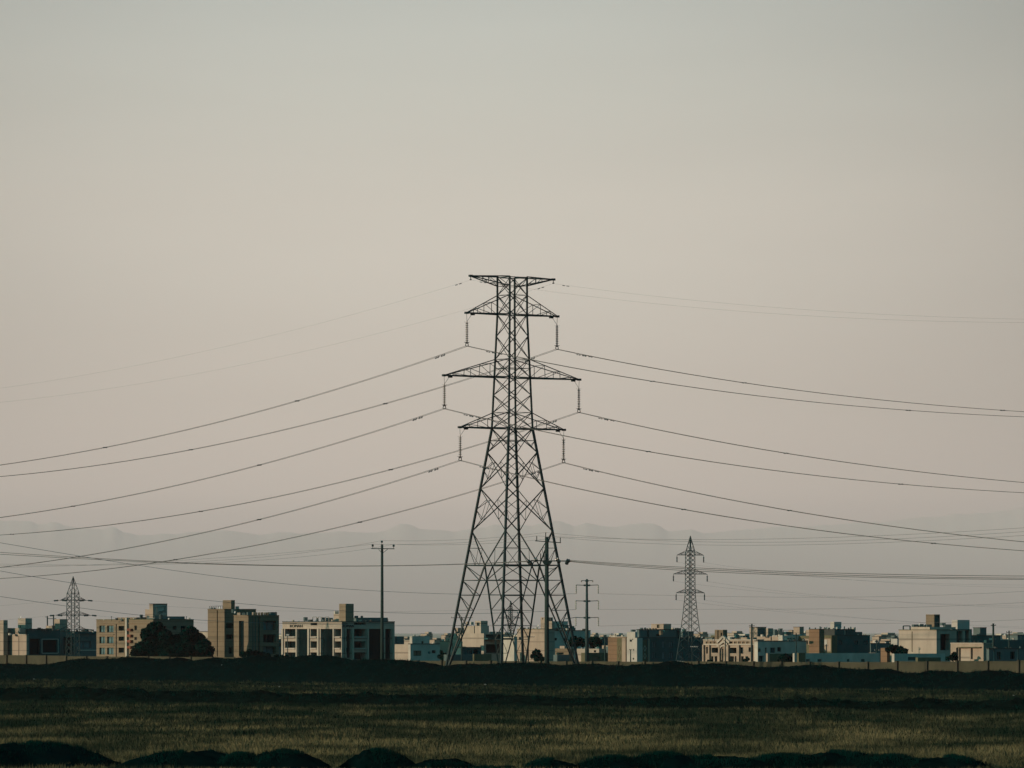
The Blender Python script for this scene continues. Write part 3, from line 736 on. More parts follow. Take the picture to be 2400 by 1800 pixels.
town_pole('street pole before the small ochre houses', 2055, 1499, 835, .09, ((5, 5), (26, 6)))
town_pole('tall dark street pole near the right edge beside the cream garage', 2328, 1461, 815, .17, ((5, 6),))
town_pole('thinner street pole closest to the right edge', 2365, 1478, 815, .11, ((4, 7),))
town_pole('pale lamp post before the round corner of the dark apartment block', 1478, 1522, 858, .09, ((1, 4),))

# ------------------------------------------------------------------ the boundary wall
WA = Vector((X(0, 939), 939)); WBv = Vector((X(2400, 741), 741)); WD = (WBv-WA).normalized()
WN = Vector((WD.y, -WD.x)); WN = -WN if WN.y > 0 else WN
def wall_at(u, off=0):
    k = (u-1200)/FOC; o = WA-WN*off; t = (k*o.y-o.x)/(WD.x-k*WD.y); return o+WD*t
wall = thing('boundary_wall', 'long low concrete panel wall with dark posts behind the earth bank', 'wall', (WA.x, WA.y, 0))
PL = 6.0; t0 = -7*PL+2.3
WTOP = [(-300, 1533), (0, 1535), (200, 1538), (400, 1539), (800, 1546), (1200, 1550), (1600, 1551), (2000, 1551.5), (2400, 1549), (2700, 1547)]
for k in range(56):
    a = WA+WD*(t0+PL*k); b = WA+WD*(t0+PL*(k+1)); mid = (a+b)/2; u = 1200+mid.x/mid.y*FOC
    zt = Z(interp(WTOP, u), mid.y)+random.uniform(-.05, .05); rz = math.atan2(WD.y, WD.x)
    m = MB(); m.box((mid.x, mid.y, zt/2-.1), PL-.3, .16, zt+.2, rz); m.build('panel', MAT['wallc'], wall)
    m = MB(); c = a+WN*.12; m.box((c.x, c.y, zt/2), .36, .46, zt+.12, rz); m.build('post', MAT['postc'], wall)

# ------------------------------------------------------------------ buildings
DL = Vector((-.606, .7955)); DR = Vector((.7955, .606)); NL = Vector((-.7955, -.606)); NR = Vector((.606, -.7955))
class Face:
    def __init__(s, C, d, n, u_end, default=5.0):
        s.C = C; s.d = d; s.n = n
        k = (u_end-1200)/FOC; den = d.x-k*d.y
        L = (k*C.y-C.x)/den if abs(den) > 1e-6 else default
        s.L = L if 0 < L < 80 else default
    def s_of(s, u):
        k = (u-1200)/FOC; return (k*s.C.y-s.C.x)/(s.d.x-k*s.d.y)
    def pt(s, a, z, dep=0):
        p = s.C+s.d*a-s.n*dep; return Vector((p.x, p.y, z))
    def z_of(s, a, v): return Z(v, s.C.y+s.d.y*a)

def building(name, label, uc, D, cat='building', group=None):
    r = thing(name, label, cat, (X(uc, D), D, 0), group); return r
def block(root, name, uc, D, uL, uR, vt, mat, ops=(), vb=None, cap=None, capmat='darktrim', parent=None):
    """a flat-roofed volume: near corner at column uc, lit face out to uL, shaded face out to uR, top at row vt;
    ops = real recesses (face, u1, u2, v1, v2, depth, pane material, part name)"""
    C = Vector((X(uc, D), D)); z0 = Z(vb, D) if vb else 0.0; z1 = Z(vt, D)
    FL = Face(C, DL, NL, uL); FR = Face(C, DR, NR, uR); m = MB(); panes = []
    for key, F_ in (('L', FL), ('R', FR)):
        rects = []
        for op in ops:
            if op[0] != key: continue
            a1, a2 = sorted((F_.s_of(op[1]), F_.s_of(op[2]))); a1 = max(a1, .06); a2 = min(a2, F_.L-.06)
            am_ = (a1+a2)/2; zh = min(F_.z_of(am_, op[3]), z1-.04); zl = max(F_.z_of(am_, op[4]), z0+.02)
            if a2-a1 > .05 and zh-zl > .05: rects.append((a1, a2, zl, zh, op))
        As = sorted({0.0, F_.L, *[r[0] for r in rects], *[r[1] for r in rects]}); Zs = sorted({z0, z1, *[r[2] for r in rects], *[r[3] for r in rects]})
        def wq(a, b, c, d):
            (m.quad(a, b, c, d) if key == 'R' else m.quad(d, c, b, a))
        for i in range(len(As)-1):
            for j in range(len(Zs)-1):
                ca, cz = (As[i]+As[i+1])/2, (Zs[j]+Zs[j+1])/2
                if any(r[0] < ca < r[1] and r[2] < cz < r[3] for r in rects): continue
                wq(F_.pt(As[i], Zs[j]), F_.pt(As[i+1], Zs[j]), F_.pt(As[i+1], Zs[j+1]), F_.pt(As[i], Zs[j+1]))
        for a1, a2, zl, zh, op in rects:
            dp = op[5]
            wq(F_.pt(a1, zl), F_.pt(a2, zl), F_.pt(a2, zl, dp), F_.pt(a1, zl, dp)); wq(F_.pt(a1, zh, dp), F_.pt(a2, zh, dp), F_.pt(a2, zh), F_.pt(a1, zh))
            wq(F_.pt(a1, zl), F_.pt(a1, zl, dp), F_.pt(a1, zh, dp), F_.pt(a1, zh)); wq(F_.pt(a2, zl, dp), F_.pt(a2, zl), F_.pt(a2, zh), F_.pt(a2, zh, dp))
            panes.append((F_, a1, a2, zl, zh, dp, op))
    A = FL.pt(FL.L, z0); Bp = FR.pt(FR.L, z0); Q = A+(Bp-FL.pt(0, z0)); h = Vector((0, 0, z1-z0)); c0 = FL.pt(0, z0)
    m.quad(Bp, Q, Q+h, Bp+h); m.quad(Q, A, A+h, Q+h); m.quad(c0+h, Bp+h, Q+h, A+h)
    o = m.build(name, MAT[mat], parent or root)
    for F_, a1, a2, zl, zh, dp, op in panes:
        p = MB(); bk = dp-.004; nm = op[7] if len(op) > 7 else 'window'
        p.quad(F_.pt(a1, zl, bk), F_.pt(a2, zl, bk), F_.pt(a2, zh, bk), F_.pt(a1, zh, bk))
        wo = p.build(nm, MAT[op[6]], root)
        if nm == 'window' and a2-a1 > .6:
            q = MB(); n_ = F_.n; e = Vector((n_.x, n_.y, 0))
            zm = zl+(zh-zl)*.68; am_ = (a1+a2)/2; f = bk-.05
            for (x1, y1, x2, y2) in ((a1+.03, zl, a1+.03, zh), (a2-.03, zl, a2-.03, zh), (am_, zl, am_, zh), (a1, zh-.03, a2, zh-.03), (a1, zl+.03, a2, zl+.03)):
                q.beam(F_.pt(x1, y1, f), F_.pt(x2, y2, f), .07)
            q.build('window_frame', MAT['darktrim'], wo)
    if cap:
        q = MB()
        for F_ in (FL, FR): q.beam(F_.pt(-.08, z1+cap/2+.003, .1), F_.pt(F_.L, z1+cap/2+.003, .1), .36, cap)
        q.build('parapet_cap', MAT[capmat], root)
    return FL, FR
def ac(root, name, u, v, wpx, hpx, D, mat='grey', d=.8):
    s = FOC/D; m = MB(); c = P(u, v, D); m.box(c, wpx/s, d, hpx/s, math.atan2(DR.y, DR.x)*.0+.3); return m.build(name, MAT[mat], root)
def dish(root, u, v, rpx, D, ang=-.6):
    s = FOC/D; r = rpx/s; c = P(u, v, D); m = MB(); nrm = Vector((math.sin(ang)*.9, -math.cos(ang)*.9, .45)).normalized()
    x = nrm.cross(Vector((0, 0, 1))).normalized(); y = x.cross(nrm); rings = []
    for q in (0.01, .5, 1):
        rings.append([c+(x*math.cos(a)+y*math.sin(a))*r*q-nrm*(r*.35*(1-q*q)) for a in [2*math.pi*i/12 for i in range(12)]])
    for i in range(2):
        for j in range(12): m.quad(rings[i][j], rings[i][(j+1) % 12], rings[i+1][(j+1) % 12], rings[i+1][j])
    m.beam(c-nrm*(r*.36), c-nrm*(r*.5)-Vector((0, 0, r*1.2)), .06)
    m.build('satellite_dish', MAT['dish'], root)
def rail(root, name, u1, v1, u2, v2, vb, D, n=4, w=.06, mat='steel2'):
    m = MB(); m.beam(P(u1, v1, D), P(u2, v2, D), w)
    for i in range(n+1):
        u = u1+(u2-u1)*i/n; m.beam(P(u, v1+(v2-v1)*i/n, D), P(u, vb, D), w)
    m.build(name, MAT[mat], root)
def tank(root, u, vt, vb, hw, D, mat='steel2'):
    s = FOC/D; m = MB(); a = P(u, vb, D); b = P(u, vt, D); m.tube([a, lerp(a, b, .9), b], [hw/s, hw/s, hw/s*.6], 12); m.build('water_tank', MAT[mat], root, smooth=False)
def lettering(root, face, u1, u2, v1, v2, text, mat='letter'):
    a1, a2 = face.s_of(u1), face.s_of(u2); zc = face.z_of((a1+a2)/2, v2); h = abs(face.z_of((a1+a2)/2, v1)-zc)
    cu = bpy.data.curves.new('sign_lettering', 'FONT'); cu.body = text; cu.size = h/.70; cu.extrude = .05
    tmp = bpy.data.objects.new('tmp', cu); COL.objects.link(tmp); dg = bpy.context.evaluated_depsgraph_get()
    me = bpy.data.meshes.new_from_object(tmp.evaluated_get(dg)); bpy.data.objects.remove(tmp)
    xs = [v.co.x for v in me.vertices]; sc2 = abs(a2-a1)/(max(xs)-min(xs)); x0 = min(xs)
    base = Vector(root['base']); e = face.d if face.d.x > 0 else -face.d; st = a1 if face.d.x > 0 else a2
    st = min(a1, a2) if face.d.x > 0 else max(a1, a2)
    o0 = face.pt(st, zc, -.06)
    for v in me.vertices:
        x, y, z = (v.co.x-x0)*sc2, v.co.y, v.co.z
        q = o0+Vector((e.x, e.y, 0))*x+Vector((0, 0, y))+Vector((face.n.x, face.n.y, 0))*z-base
        v.co = q
    me.materials.clear(); me.materials.append(MAT[mat])
    o = bpy.data.objects.new('sign_lettering', me); COL.objects.link(o); o.parent = root; o['base'] = tuple(base)

def grid(f, cols, rows, dep=.25, pane='glass', nm='window'):
    return [(f, a, b, c, d, dep, pane, nm) for a, b in cols for c, d in rows]

# 1 cream house cut by the left edge
r = building('corner_house', 'cream stone house cut by the left edge, blank sunlit side wall with two rooftop boxes', 62, 1000)
block(r, 'wall', 62, 1000, -45, 67, 1488, 'cream', cap=.12, capmat='trim')
block(r, 'upper_storey', 44, 1003, 16, 60, 1472, 'cream'); block(r, 'stair_tower', 8, 1003, -30, 18, 1453.5, 'cream')
block(r, 'roof_room', 59.5, 1008, 42, 75, 1449, 'pale', [('L', 46, 49, 1466, 1471, .2, 'glass')])
for u in (10.5, 44.5):
    m = MB(); C = Face(Vector((X(62, 1000), 1000)), DL, NL, -45); a = C.s_of(u); m.beam(C.pt(a, 0, -.03), C.pt(a, Z(1490, 1000), -.03), .07); m.build('drain_pipe', MAT['darktrim'], r)
ac(r, 'roof_unit', 52, 1477, 13, 9, 1001, 'slate'); ac(r, 'roof_unit', 21, 1477, 6, 4, 1002, 'darktrim'); dish(r, 47, 1447, 3, 1006)
# 2 dark shop
r = building('dark_shop', 'dark teal flat fronted shop with a pale framed opening next to the cream edge house', 63, 1004)
FL_, FR_ = block(r, 'wall', 63, 1004, 40, 141, 1477, 'dark', [('R', 70, 94, 1497, 1534, .5, 'glass', 'shop_window'), ('R', 100, 134, 1500, 1529, .5, 'glass', 'shop_window')], cap=.25)
m = MB(); fz = [(98, 1498), (136, 1498), (136, 1531), (98, 1531)]
for (ua, va), (ub, vb) in zip(fz, fz[1:]+fz[:1]): m.beam(FR_.pt(FR_.s_of(ua), FR_.z_of(5, va), -.04), FR_.pt(FR_.s_of(ub), FR_.z_of(5, vb), -.04), .12)
m.build('opening_frame', MAT['grey'], r)
block(r, 'roof_room', 140, 1012, 127, 158, 1451, 'cream', vb=1482); block(r, 'roof_hut', 121, 1008, 107.5, 128, 1466.5, 'cream', vb=1479)
ac(r, 'roof_unit', 92, 1474, 6, 6, 1006, 'darktrim'); ac(r, 'roof_unit', 125, 1472, 5, 12, 1006, 'darktrim')
m = MB(); m.beam(P(111, 1475, 1010), P(111, 1444, 1010), .16); m.beam(P(125.5, 1475, 1010), P(125.5, 1443, 1010), .16); m.beam(P(106, 1446, 1010), P(111, 1446, 1010), .1); m.beam(P(111, 1450, 1010), P(132, 1450, 1010), .1)
m.build('roof_frame', MAT['steel2'], r)
# 3 grey shop
r = building('grey_shop', 'grey teal shop with a dark awning and one wide window, behind the left lattice tower', 175, 1008)
block(r, 'wall', 175, 1008, 139, 227, 1481, 'slate', [('L', 148, 170, 1494, 1532, .4, 'glass', 'shutter'), ('R', 180, 213, 1503, 1519, .3, 'blueglass')], cap=.12)
FR_ = Face(Vector((X(175, 1008), 1008)), DR, NR, 227)
for nm, v, th, pr in (('awning', 1483.5, .35, .35), ('ledge', 1524, .18, .15)):
    m = MB(); m.beam(FR_.pt(FR_.s_of(183), FR_.z_of(5, v), -pr/2), FR_.pt(FR_.s_of(225), FR_.z_of(5, v), -pr/2), pr, th); m.build(nm, MAT['dark' if nm == 'awning' else 'grey'], r)
m = MB()
for k, u in enumerate((180, 184, 188, 193, 197, 201, 204)): m.beam(FR_.pt(FR_.s_of(u), FR_.z_of(4, 1495), -.05), FR_.pt(FR_.s_of(u+(2, 3, 1.5, 2, 3, 2, 2)[k]), FR_.z_of(4, 1493+k % 2*2), -.05), .12, .1)
m.build('sign_marks', MAT['dark'], r)
block(r, 'roof_hut', 193, 1016, 186, 199, 1479, 'cream', vb=1489)
ac(r, 'roof_unit', 160, 1478, 8, 8, 1014, 'slate'); ac(r, 'roof_unit', 204, 1477, 6, 6, 1014, 'steel2')
# 4 beige apartment house with hoarding
r = building('apartment_house', 'beige three storey apartment house with a framed rooftop hoarding behind the dark tree', 359, 950)
LW = grid('L', ((233, 246), (251, 266)), ((1466, 1482), (1492, 1508), (1518, 1534)), .35, 'blueglass')+grid('L', ((278, 291),), ((1467, 1478), (1492, 1502), (1518, 1530)), .6, 'glass')+grid('L', ((315, 321),), ((1466, 1477), (1493, 1500)), .25)
FL_, FR_ = block(r, 'wall', 359, 950, 226, 454, 1453, 'beige', LW+[('R', 405, 414, 1467, 1476, .3, 'glass'), ('R', 424, 436, 1467, 1481, .3, 'glass'), ('R', 380, 390, 1467, 1480, .3, 'glass')], cap=.14, capmat='olive')
for u0, u1, v in ((231, 357, 1461), (233, 268, 1487), (233, 268, 1512)):
    m = MB(); a, b = FL_.s_of(u0), FL_.s_of(u1); m.beam(FL_.pt(a, FL_.z_of((a+b)/2, v), -.06), FL_.pt(b, FL_.z_of((a+b)/2, v), -.06), .14, .16); m.build('ledge', MAT['tan'], r)
m = MB(); a = FL_.s_of(300); m.beam(FL_.pt(a, 0, -.2), FL_.pt(a, Z(1448, 960), -.2), .42); m.build('service_shaft', MAT['grey'], r)
m = MB(); a = FL_.s_of(273); m.beam(FL_.pt(a, 0, -.06), FL_.pt(a, FL_.z_of(a, 1462), -.06), .12); m.build('drain_pipe', MAT['darktrim'], r)
for v in (1476, 1490, 1503, 1517):
    m = MB(); a, b = FL_.s_of(304), FL_.s_of(312); m.beam(FL_.pt(a, FL_.z_of(a, v), -.3), FL_.pt(b, FL_.z_of(a, v), -.3), .5, .4); m.build('flower_box', MAT['rust'], r)
block(r, 'roof_parapet', 320, 957, 275, 345, 1447, 'beige', vb=1454); block(r, 'roof_room', 352, 955, 340, 356, 1428, 'cream', [('L', 346, 349, 1447, 1452, .2, 'glass')], vb=1454)
_, Fh = block(r, 'stair_tower', 358.5, 953, 350, 392, 1416, 'cream', vb=1448, cap=.1)
m = MB(); m.quad(Fh.pt(.25, Z(1441, 955), -.05), Fh.pt(Fh.L-.15, Z(1441, 955), -.05), Fh.pt(Fh.L-.15, Z(1418.5, 955), -.05), Fh.pt(.25, Z(1418.5, 955), -.05)); hb = m.build('hoarding', MAT['grey'], r)
m = MB()
for (ua, va, ub, vb, ww) in ((363, 1423, 388, 1421, .35), (366, 1424, 367, 1437, .3), (386, 1422, 386, 1436, .28), (369, 1434, 384, 1431, .6), (372, 1438, 380, 1435, .4)):
    a, b = Fh.s_of(ua), Fh.s_of(ub); m.beam(Fh.pt(a, Fh.z_of(a, va), -.07), Fh.pt(b, Fh.z_of(b, vb), -.07), ww, .04)
m.build('hoarding_artwork', MAT['slate'], hb)
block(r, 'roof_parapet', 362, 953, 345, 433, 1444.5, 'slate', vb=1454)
ac(r, 'roof_unit', 331, 1445, 5, 9, 955, 'steel2'); ac(r, 'roof_unit', 338, 1449, 8, 5, 955, 'darktrim'); tank(r, 377, 1440, 1451, 4, 949); dish(r, 395, 1450, 2, 949)
# lit house glimpsed behind the tree
r = building('cream_house', 'cream gable end glimpsed between the dark tree and the tan apartment building', 520, 1060)
block(r, 'wall', 520, 1060, 462, 535, 1481, 'pale', cap=.12)
# 5 tan apartment building
r = building('apartment_block', 'tan apartment building of two sunlit slabs with a tall dark window strip', 582, 930)
block(r, 'rear_wing', 526, 941, 487, 600, 1428.5, 'tan', [('L', 508.3, 510.5, 1430, 1538, .25, 'darktrim', 'joint'), ('R', 530, 546, 1461, 1472, .4, 'glass', 'balcony_opening'), ('R', 530, 546, 1487, 1498, .4, 'glass', 'balcony_opening'), ('R', 536, 545, 1517, 1532, .4, 'glass', 'balcony_opening')], cap=.1, capmat='tan')
FL_, FR_ = block(r, 'front_wing', 582, 930, 548, 654, 1443, 'tan', [('L', 560, 571.5, 1455, 1538, .4, 'glass', 'window_strip'), ('R', 605, 609, 1446, 1538, .3, 'dark', 'joint'),
    ('R', 617, 647, 1455, 1477, .9, 'blueglass'), ('R', 617, 647, 1487, 1506, .9, 'glass'), ('R', 617, 647, 1515, 1533, .9, 'blueglass')], cap=.1, capmat='tan')
for u in (592.5, 598): 
    m = MB(); a = FR_.s_of(u); m.beam(FR_.pt(a, 0, -.02), FR_.pt(a, Z(1445, 934), -.02), .09); m.build('drain_pipe', MAT['dark'], r)
block(r, 'stair_tower', 541.5, 948, 522, 550.5, 1406.5, 'tan', vb=1432); ac(r, 'roof_unit', 548, 1432, 9, 8, 940, 'slate'); ac(r, 'roof_unit', 556, 1425, 6, 8, 950, 'grey')
dish(r, 550, 1435, 2.4, 929); block(r, 'roof_hut', 563, 938, 555.5, 566, 1436, 'cream', vb=1444)
for u in (571, 574): tank(r, u, 1436, 1443.5, 3, 936, 'slate')
block(r, 'roof_parapet', 581, 938, 578, 590, 1435, 'slate', vb=1444); block(r, 'roof_parapet', 634, 949, 628, 649, 1434.5, 'slate', vb=1446)
for k, u in enumerate((593.5, 600, 607, 614, 621, 627)): ac(r, 'baluster', u, 1438.6, 3.2, 7, 940, 'cream' if k % 2 == 0 else 'tan')
rail(r, 'roof_rail', 491, 1421, 522, 1420, 1429, 946, 6, .05); dish(r, 513.5, 1425, 2.6, 939)
# low dim house between
r = building('narrow_house', 'narrow dark house filling the gap between the tan apartments and the white framed office', 657, 1015)
block(r, 'wall', 652, 1015, 640, 664, 1499, 'slate', [('R', 655, 660, 1507, 1515, .3, 'glass')], cap=.1)
# 6 white framed office building
r = building('office_building', 'white framed three storey office building with dark glazing and lettering on its fascia', 801, 985)
B3 = ((1474, 1491.5), (1503, 1518.5), (1529, 1546))
ops = grid('L', ((668, 694),), B3, 1.2, 'glass', 'balcony_opening')+[('L', 698, 721, 1474, 1541, .35, 'glass', 'curtain_wall')]+grid('L', ((728, 743.5),), ((1460, 1465.5),)+B3, 1.6, 'glass', 'balcony_opening')
ops += [('L', 751.5, 781, 1474, 1546, .5, 'glass', 'curtain_wall')]+grid('L', ((785, 799.5),), B3, 1.2, 'glass', 'balcony_opening')
ops += [('R', 806, 809.5, 1475, 1541, .3, 'blueglass', 'window_strip'), ('R', 811.5, 822.5, 1474, 1542, .5, 'glass', 'curtain_wall')]+grid('R', ((829.5, 857),), ((1459.5, 1464.5),)+B3, 1.4, 'glass', 'balcony_opening')
ops += [('R', 865, 900.5, 1474, 1546, .5, 'glass', 'curtain_wall'), ('R', 903, 917, 1474, 1546, .5, 'glass', 'curtain_wall')]
FL_, FR_ = block(r, 'frame', 801, 985, 662, 925, 1458, 'pale', ops, cap=.14)
for F_, us in ((FL_, (663.5, 696.3, 724.5, 747, 783.2)), (FR_, (826, 861, 921))):
    for u in us:
        m = MB(); a = F_.s_of(u); m.beam(F_.pt(a, .2, -.10), F_.pt(a, F_.z_of(a, 1473.5), -.10), (.30 if u in (696.3, 783.2) else .48), .24); m.build('column', MAT['trim'], r)
for F_, u0, u1 in ((FL_, 669, 693), (FL_, 729, 743), (FL_, 785.5, 799), (FR_, 830, 857)):
    for v in (1493.5, 1520.5):
        m = MB(); a, b = F_.s_of(u0), F_.s_of(u1); z = F_.z_of((a+b)/2, v); m.beam(F_.pt(a, z, -.12), F_.pt(b, z, -.12), .3, .14); m.build('balcony_slab', MAT['white'], r)
lettering(r, FL_, 680.5, 709.5, 1464, 1470.3, 'ROMAN'); lettering(r, FR_, 802.5, 829, 1464, 1470.3, 'ROMAN')
for F_, u0, u1 in ((FL_, 680.5, 695.5), (FR_, 803, 815)):
    m = MB(); n = 7
    for k in range(n):
        ua = u0+(u1-u0)*k/n; a, b = F_.s_of(ua), F_.s_of(ua+(u1-u0)/n*.8); z = F_.z_of(a, 1461.3+(k % 3)*.25); m.beam(F_.pt(a, z, -.05), F_.pt(b, z, -.05), .08, .11)
    m.build('small_sign_line', MAT['letter'], r)
block(r, 'stair_tower', 810, 1000, 795, 829, 1415, 'beige', vb=1460); block(r, 'roof_room', 797, 1002, 782, 806, 1439, 'cream', vb=1460); ac(r, 'roof_unit', 788, 1436, 9, 7, 1004, 'grey')
block(r, 'roof_parapet', 850, 1004, 826, 909, 1447.5, 'slate', vb=1460)
ac(r, 'roof_unit', 716, 1451, 8, 9, 1000, 'slate'); ac(r, 'roof_unit', 729, 1455, 5, 6, 1000, 'darktrim'); ac(r, 'roof_unit', 744, 1452, 3, 8, 1002, 'darktrim'); ac(r, 'roof_unit', 757, 1452, 7, 10, 1002, 'dark'); ac(r, 'roof_unit', 772, 1452, 15, 8, 1002, 'slate'); ac(r, 'roof_unit', 780, 1454, 5, 4, 998, 'cream')
for a, b in ((733, 742), (746, 754), (763, 771)): rail(r, 'roof_frame', a, 1446, b, 1446, 1457, 1001, 1, .09, 'trim')
for u, hw in ((835, 4.5), (848, 3)): tank(r, u, 1444-hw*.2, 1449, hw, 1002, 'dark')
m = MB(); m.hexa([FL_.pt(FL_.s_of(697), 0, -2.2), FL_.pt(FL_.s_of(729), 0, -2.2), FL_.pt(FL_.s_of(729), 0, 0), FL_.pt(FL_.s_of(697), 0, 0),
                  FL_.pt(FL_.s_of(697), Z(1541.5, 985), -2.2), FL_.pt(FL_.s_of(729), Z(1544, 985), -2.2), FL_.pt(FL_.s_of(729), Z(1541, 985), -.01), FL_.pt(FL_.s_of(697), Z(1540, 985), -.01)]); m.build('entrance_base', MAT['white'], r)
# street lamp in front of the office
sl_ = thing('street_lamp', 'short pale lamp post before the left balconies of the white framed office', 'street lamp', (X(674, 960), 960, 0))
m = MB(); m.tube([P(674, 1565, 960), P(674, 1489, 960)], [.09, .06], 8); m.build('post', MAT['steel2'], sl_); m = MB(); m.box(P(674, 1488, 960), .5, .4, .25); m.build('lamp_head', MAT['dish'], sl_)
# 7, 8 small houses right of it
r = building('small_house', 'small sunlit house with a dark upper box beside the white framed office', 965, 1010)
block(r, 'wall', 966, 1012, 916, 975, 1503, 'pale', cap=.1); block(r, 'roof_room', 931, 1000, 922, 947, 1491.5, 'slate', vb=1510); block(r, 'step_wall', 966, 1016, 941, 975, 1500, 'pale')
r = building('grey_house', 'grey two storey house with a set back upper floor left of the big pylon', 962, 965)
block(r, 'wall', 962, 965, 957, 1031, 1510, 'grey', [('R', 969, 988, 1525, 1537, .3, 'tan'), ('R', 1012, 1021, 1524, 1531, .3, 'glass'), ('R', 1003, 1009, 1527, 1532, .3, 'blueglass')], cap=.12)
block(r, 'upper_storey', 966, 980, 960, 1007, 1491, 'grey', [('R', 988, 993, 1503, 1508, .25, 'glass')]); block(r, 'roof_hut', 976, 990, 960, 979, 1495.5, 'pale', vb=1500); block(r, 'roof_room', 996, 984, 981, 1007, 1489.5, 'tan', vb=1500)
tank(r, 971, 1487.5, 1496, 3, 985, 'grey')
r = building('peach_house', 'low peach stone house with a stepped top just left of the left pylon leg', 1060, 1000)
block(r, 'wall', 1062, 1000, 1031, 1075, 1503, 'peach', cap=.06); block(r, 'upper_storey', 1062, 1004, 1044, 1072, 1496, 'peach'); 
ac(r, 'roof_unit', 1055, 1489, 4, 8, 1003, 'steel2')
# 10 big cream house behind the left legs
r = building('stepped_house', 'big cream house with stepped roof boxes seen through the left legs of the big pylon', 1134, 990)
block(r, 'wall', 1134, 990, 1056, 1180, 1484.5, 'pale', [('R', 1139, 1178, 1487, 1496, .8, 'dark', 'balcony_opening'), ('R', 1139, 1176, 1510, 1530, .8, 'glass', 'shop_window')])
block(r, 'upper_storey', 1111, 996, 1088, 1146, 1467, 'pale'); block(r, 'stair_tower', 1127, 994, 1113, 1143, 1455, 'pale', [('L', 1117.5, 1124, 1459, 1467, .3, 'dark')], vb=1486)
block(r, 'roof_room', 1073, 1000, 1066, 1090, 1471.5, 'cream', vb=1486); ac(r, 'roof_unit', 1106, 1461, 6, 7, 1000, 'grey'); ac(r, 'roof_unit', 1096, 1461, 5, 8, 999, 'cream')
m = MB(); Fq = Face(Vector((X(1134, 990), 990)), DR, NR, 1180); m.beam(Fq.pt(.1, Fq.z_of(3, 1497), -.5), Fq.pt(5.5, Fq.z_of(3, 1497), -.5), 1.0, .25); m.build('awning', MAT['dark'], r)
r = building('garden_shed', 'dark flat roofed shed with pale posts at the foot of the stepped cream house', 1085, 935)
block(r, 'wall', 1080, 935, 1068, 1128, 1518, 'dark', [('R', 1092, 1098, 1523, 1533, .3, 'blueglass', 'doorway'), ('R', 1102, 1106, 1524, 1533, .3, 'blueglass', 'doorway'), ('R', 1110, 1121, 1522, 1534, .4, 'glass', 'doorway')], cap=.1)
r = building('block_wall', 'grey block wall with an olive brown section under the pylon legs', 1050, 900, 'wall')
block(r, 'wall', 1052, 900, 1040, 1112, 1534, 'slate'); block(r, 'brown_section', 1111, 899, 1108, 1152, 1533, 'olive')
# 11 cream block and grey flats behind the right legs
r = building('cream_block', 'plain cream block with a rooftop satellite dish behind the middle pylon feet', 1275, 985)
block(r, 'wall', 1276, 985, 1212, 1300, 1475, 'cream', [('L', 1216, 1226, 1493, 1500, .2, 'glass')], cap=.1, capmat='olive'); block(r, 'roof_room', 1276, 992, 1250, 1290, 1473, 'slate', vb=1477)
dish(r, 1261, 1467, 3, 980, -.9); block(r, 'stair_tower', 1286, 996, 1267, 1296, 1447, 'cream', [('L', 1271, 1273, 1448, 1452, .2, 'glass')], vb=1478); block(r, 'roof_hut', 1293.5, 990, 1284, 1300, 1456, 'cream', vb=1478)
tank(r, 1291, 1447, 1457, 2.6, 992, 'darktrim')
r = building('grey_flats', 'grey shaded flats with cluttered roof behind the thick concrete pole and right pylon leg', 1290, 1010)
block(r, 'wall', 1288, 1012, 1280, 1384, 1478.5, 'grey', [('R', 1300, 1306, 1495, 1501, .25, 'glass'), ('R', 1340, 1352, 1490, 1500, .4, 'glass'), ('R', 1356, 1372, 1497, 1512, .4, 'glass'), ('R', 1322, 1331, 1496, 1506, .3, 'glass'), ('R', 1294, 1300, 1514, 1522, .3, 'glass')], cap=.12, capmat='olive')
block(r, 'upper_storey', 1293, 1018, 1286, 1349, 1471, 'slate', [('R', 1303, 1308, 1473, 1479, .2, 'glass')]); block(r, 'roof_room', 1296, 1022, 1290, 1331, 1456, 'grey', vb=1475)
for u, v, a, b in ((1316, 1466, 8, 7), (1327, 1468, 9, 6), (1341, 1471, 7, 7)): ac(r, 'roof_unit', u, v, a, b, 1012, 'dark')
r = building('flat_roof_house', 'low sunlit house with an ochre flat roof right of the thick concrete pole', 1332, 930)
block(r, 'wall', 1333, 930, 1301, 1345, 1520, 'tan', [('L', 1309, 1321, 1529, 1534, .3, 'glass')]); block(r, 'side_wall', 1306, 925, 1297, 1335, 1534.5, 'slate')
block(r, 'roof_hut', 1323, 940, 1312, 1326, 1514, 'cream', vb=1522)
r = building('long_low_house', 'long low sunlit house front behind the right pylon leg and tubular pole', 1402, 925)
block(r, 'wall', 1404, 925, 1352, 1416, 1520.5, 'pale', [('L', 1371, 1381, 1521.5, 1540, .4, 'slate', 'doorway'), ('L', 1392, 1397, 1524, 1529, .2, 'glass')]); block(r, 'garden_wall', 1372, 915, 1362, 1445, 1530, 'olive', [('R', 1391, 1405, 1540, 1551, .2, 'tan', 'gate')])
block(r, 'upper_storey', 1429, 935, 1411, 1436, 1513, 'cream', [('L', 1415, 1419, 1515, 1528, .3, 'slate')]); 
r = building('slate_house', 'dim slate house with shuttered shopfront between the low houses and the orange block', 1428, 925)
block(r, 'wall', 1427, 925, 1420, 1446, 1515, 'slate')
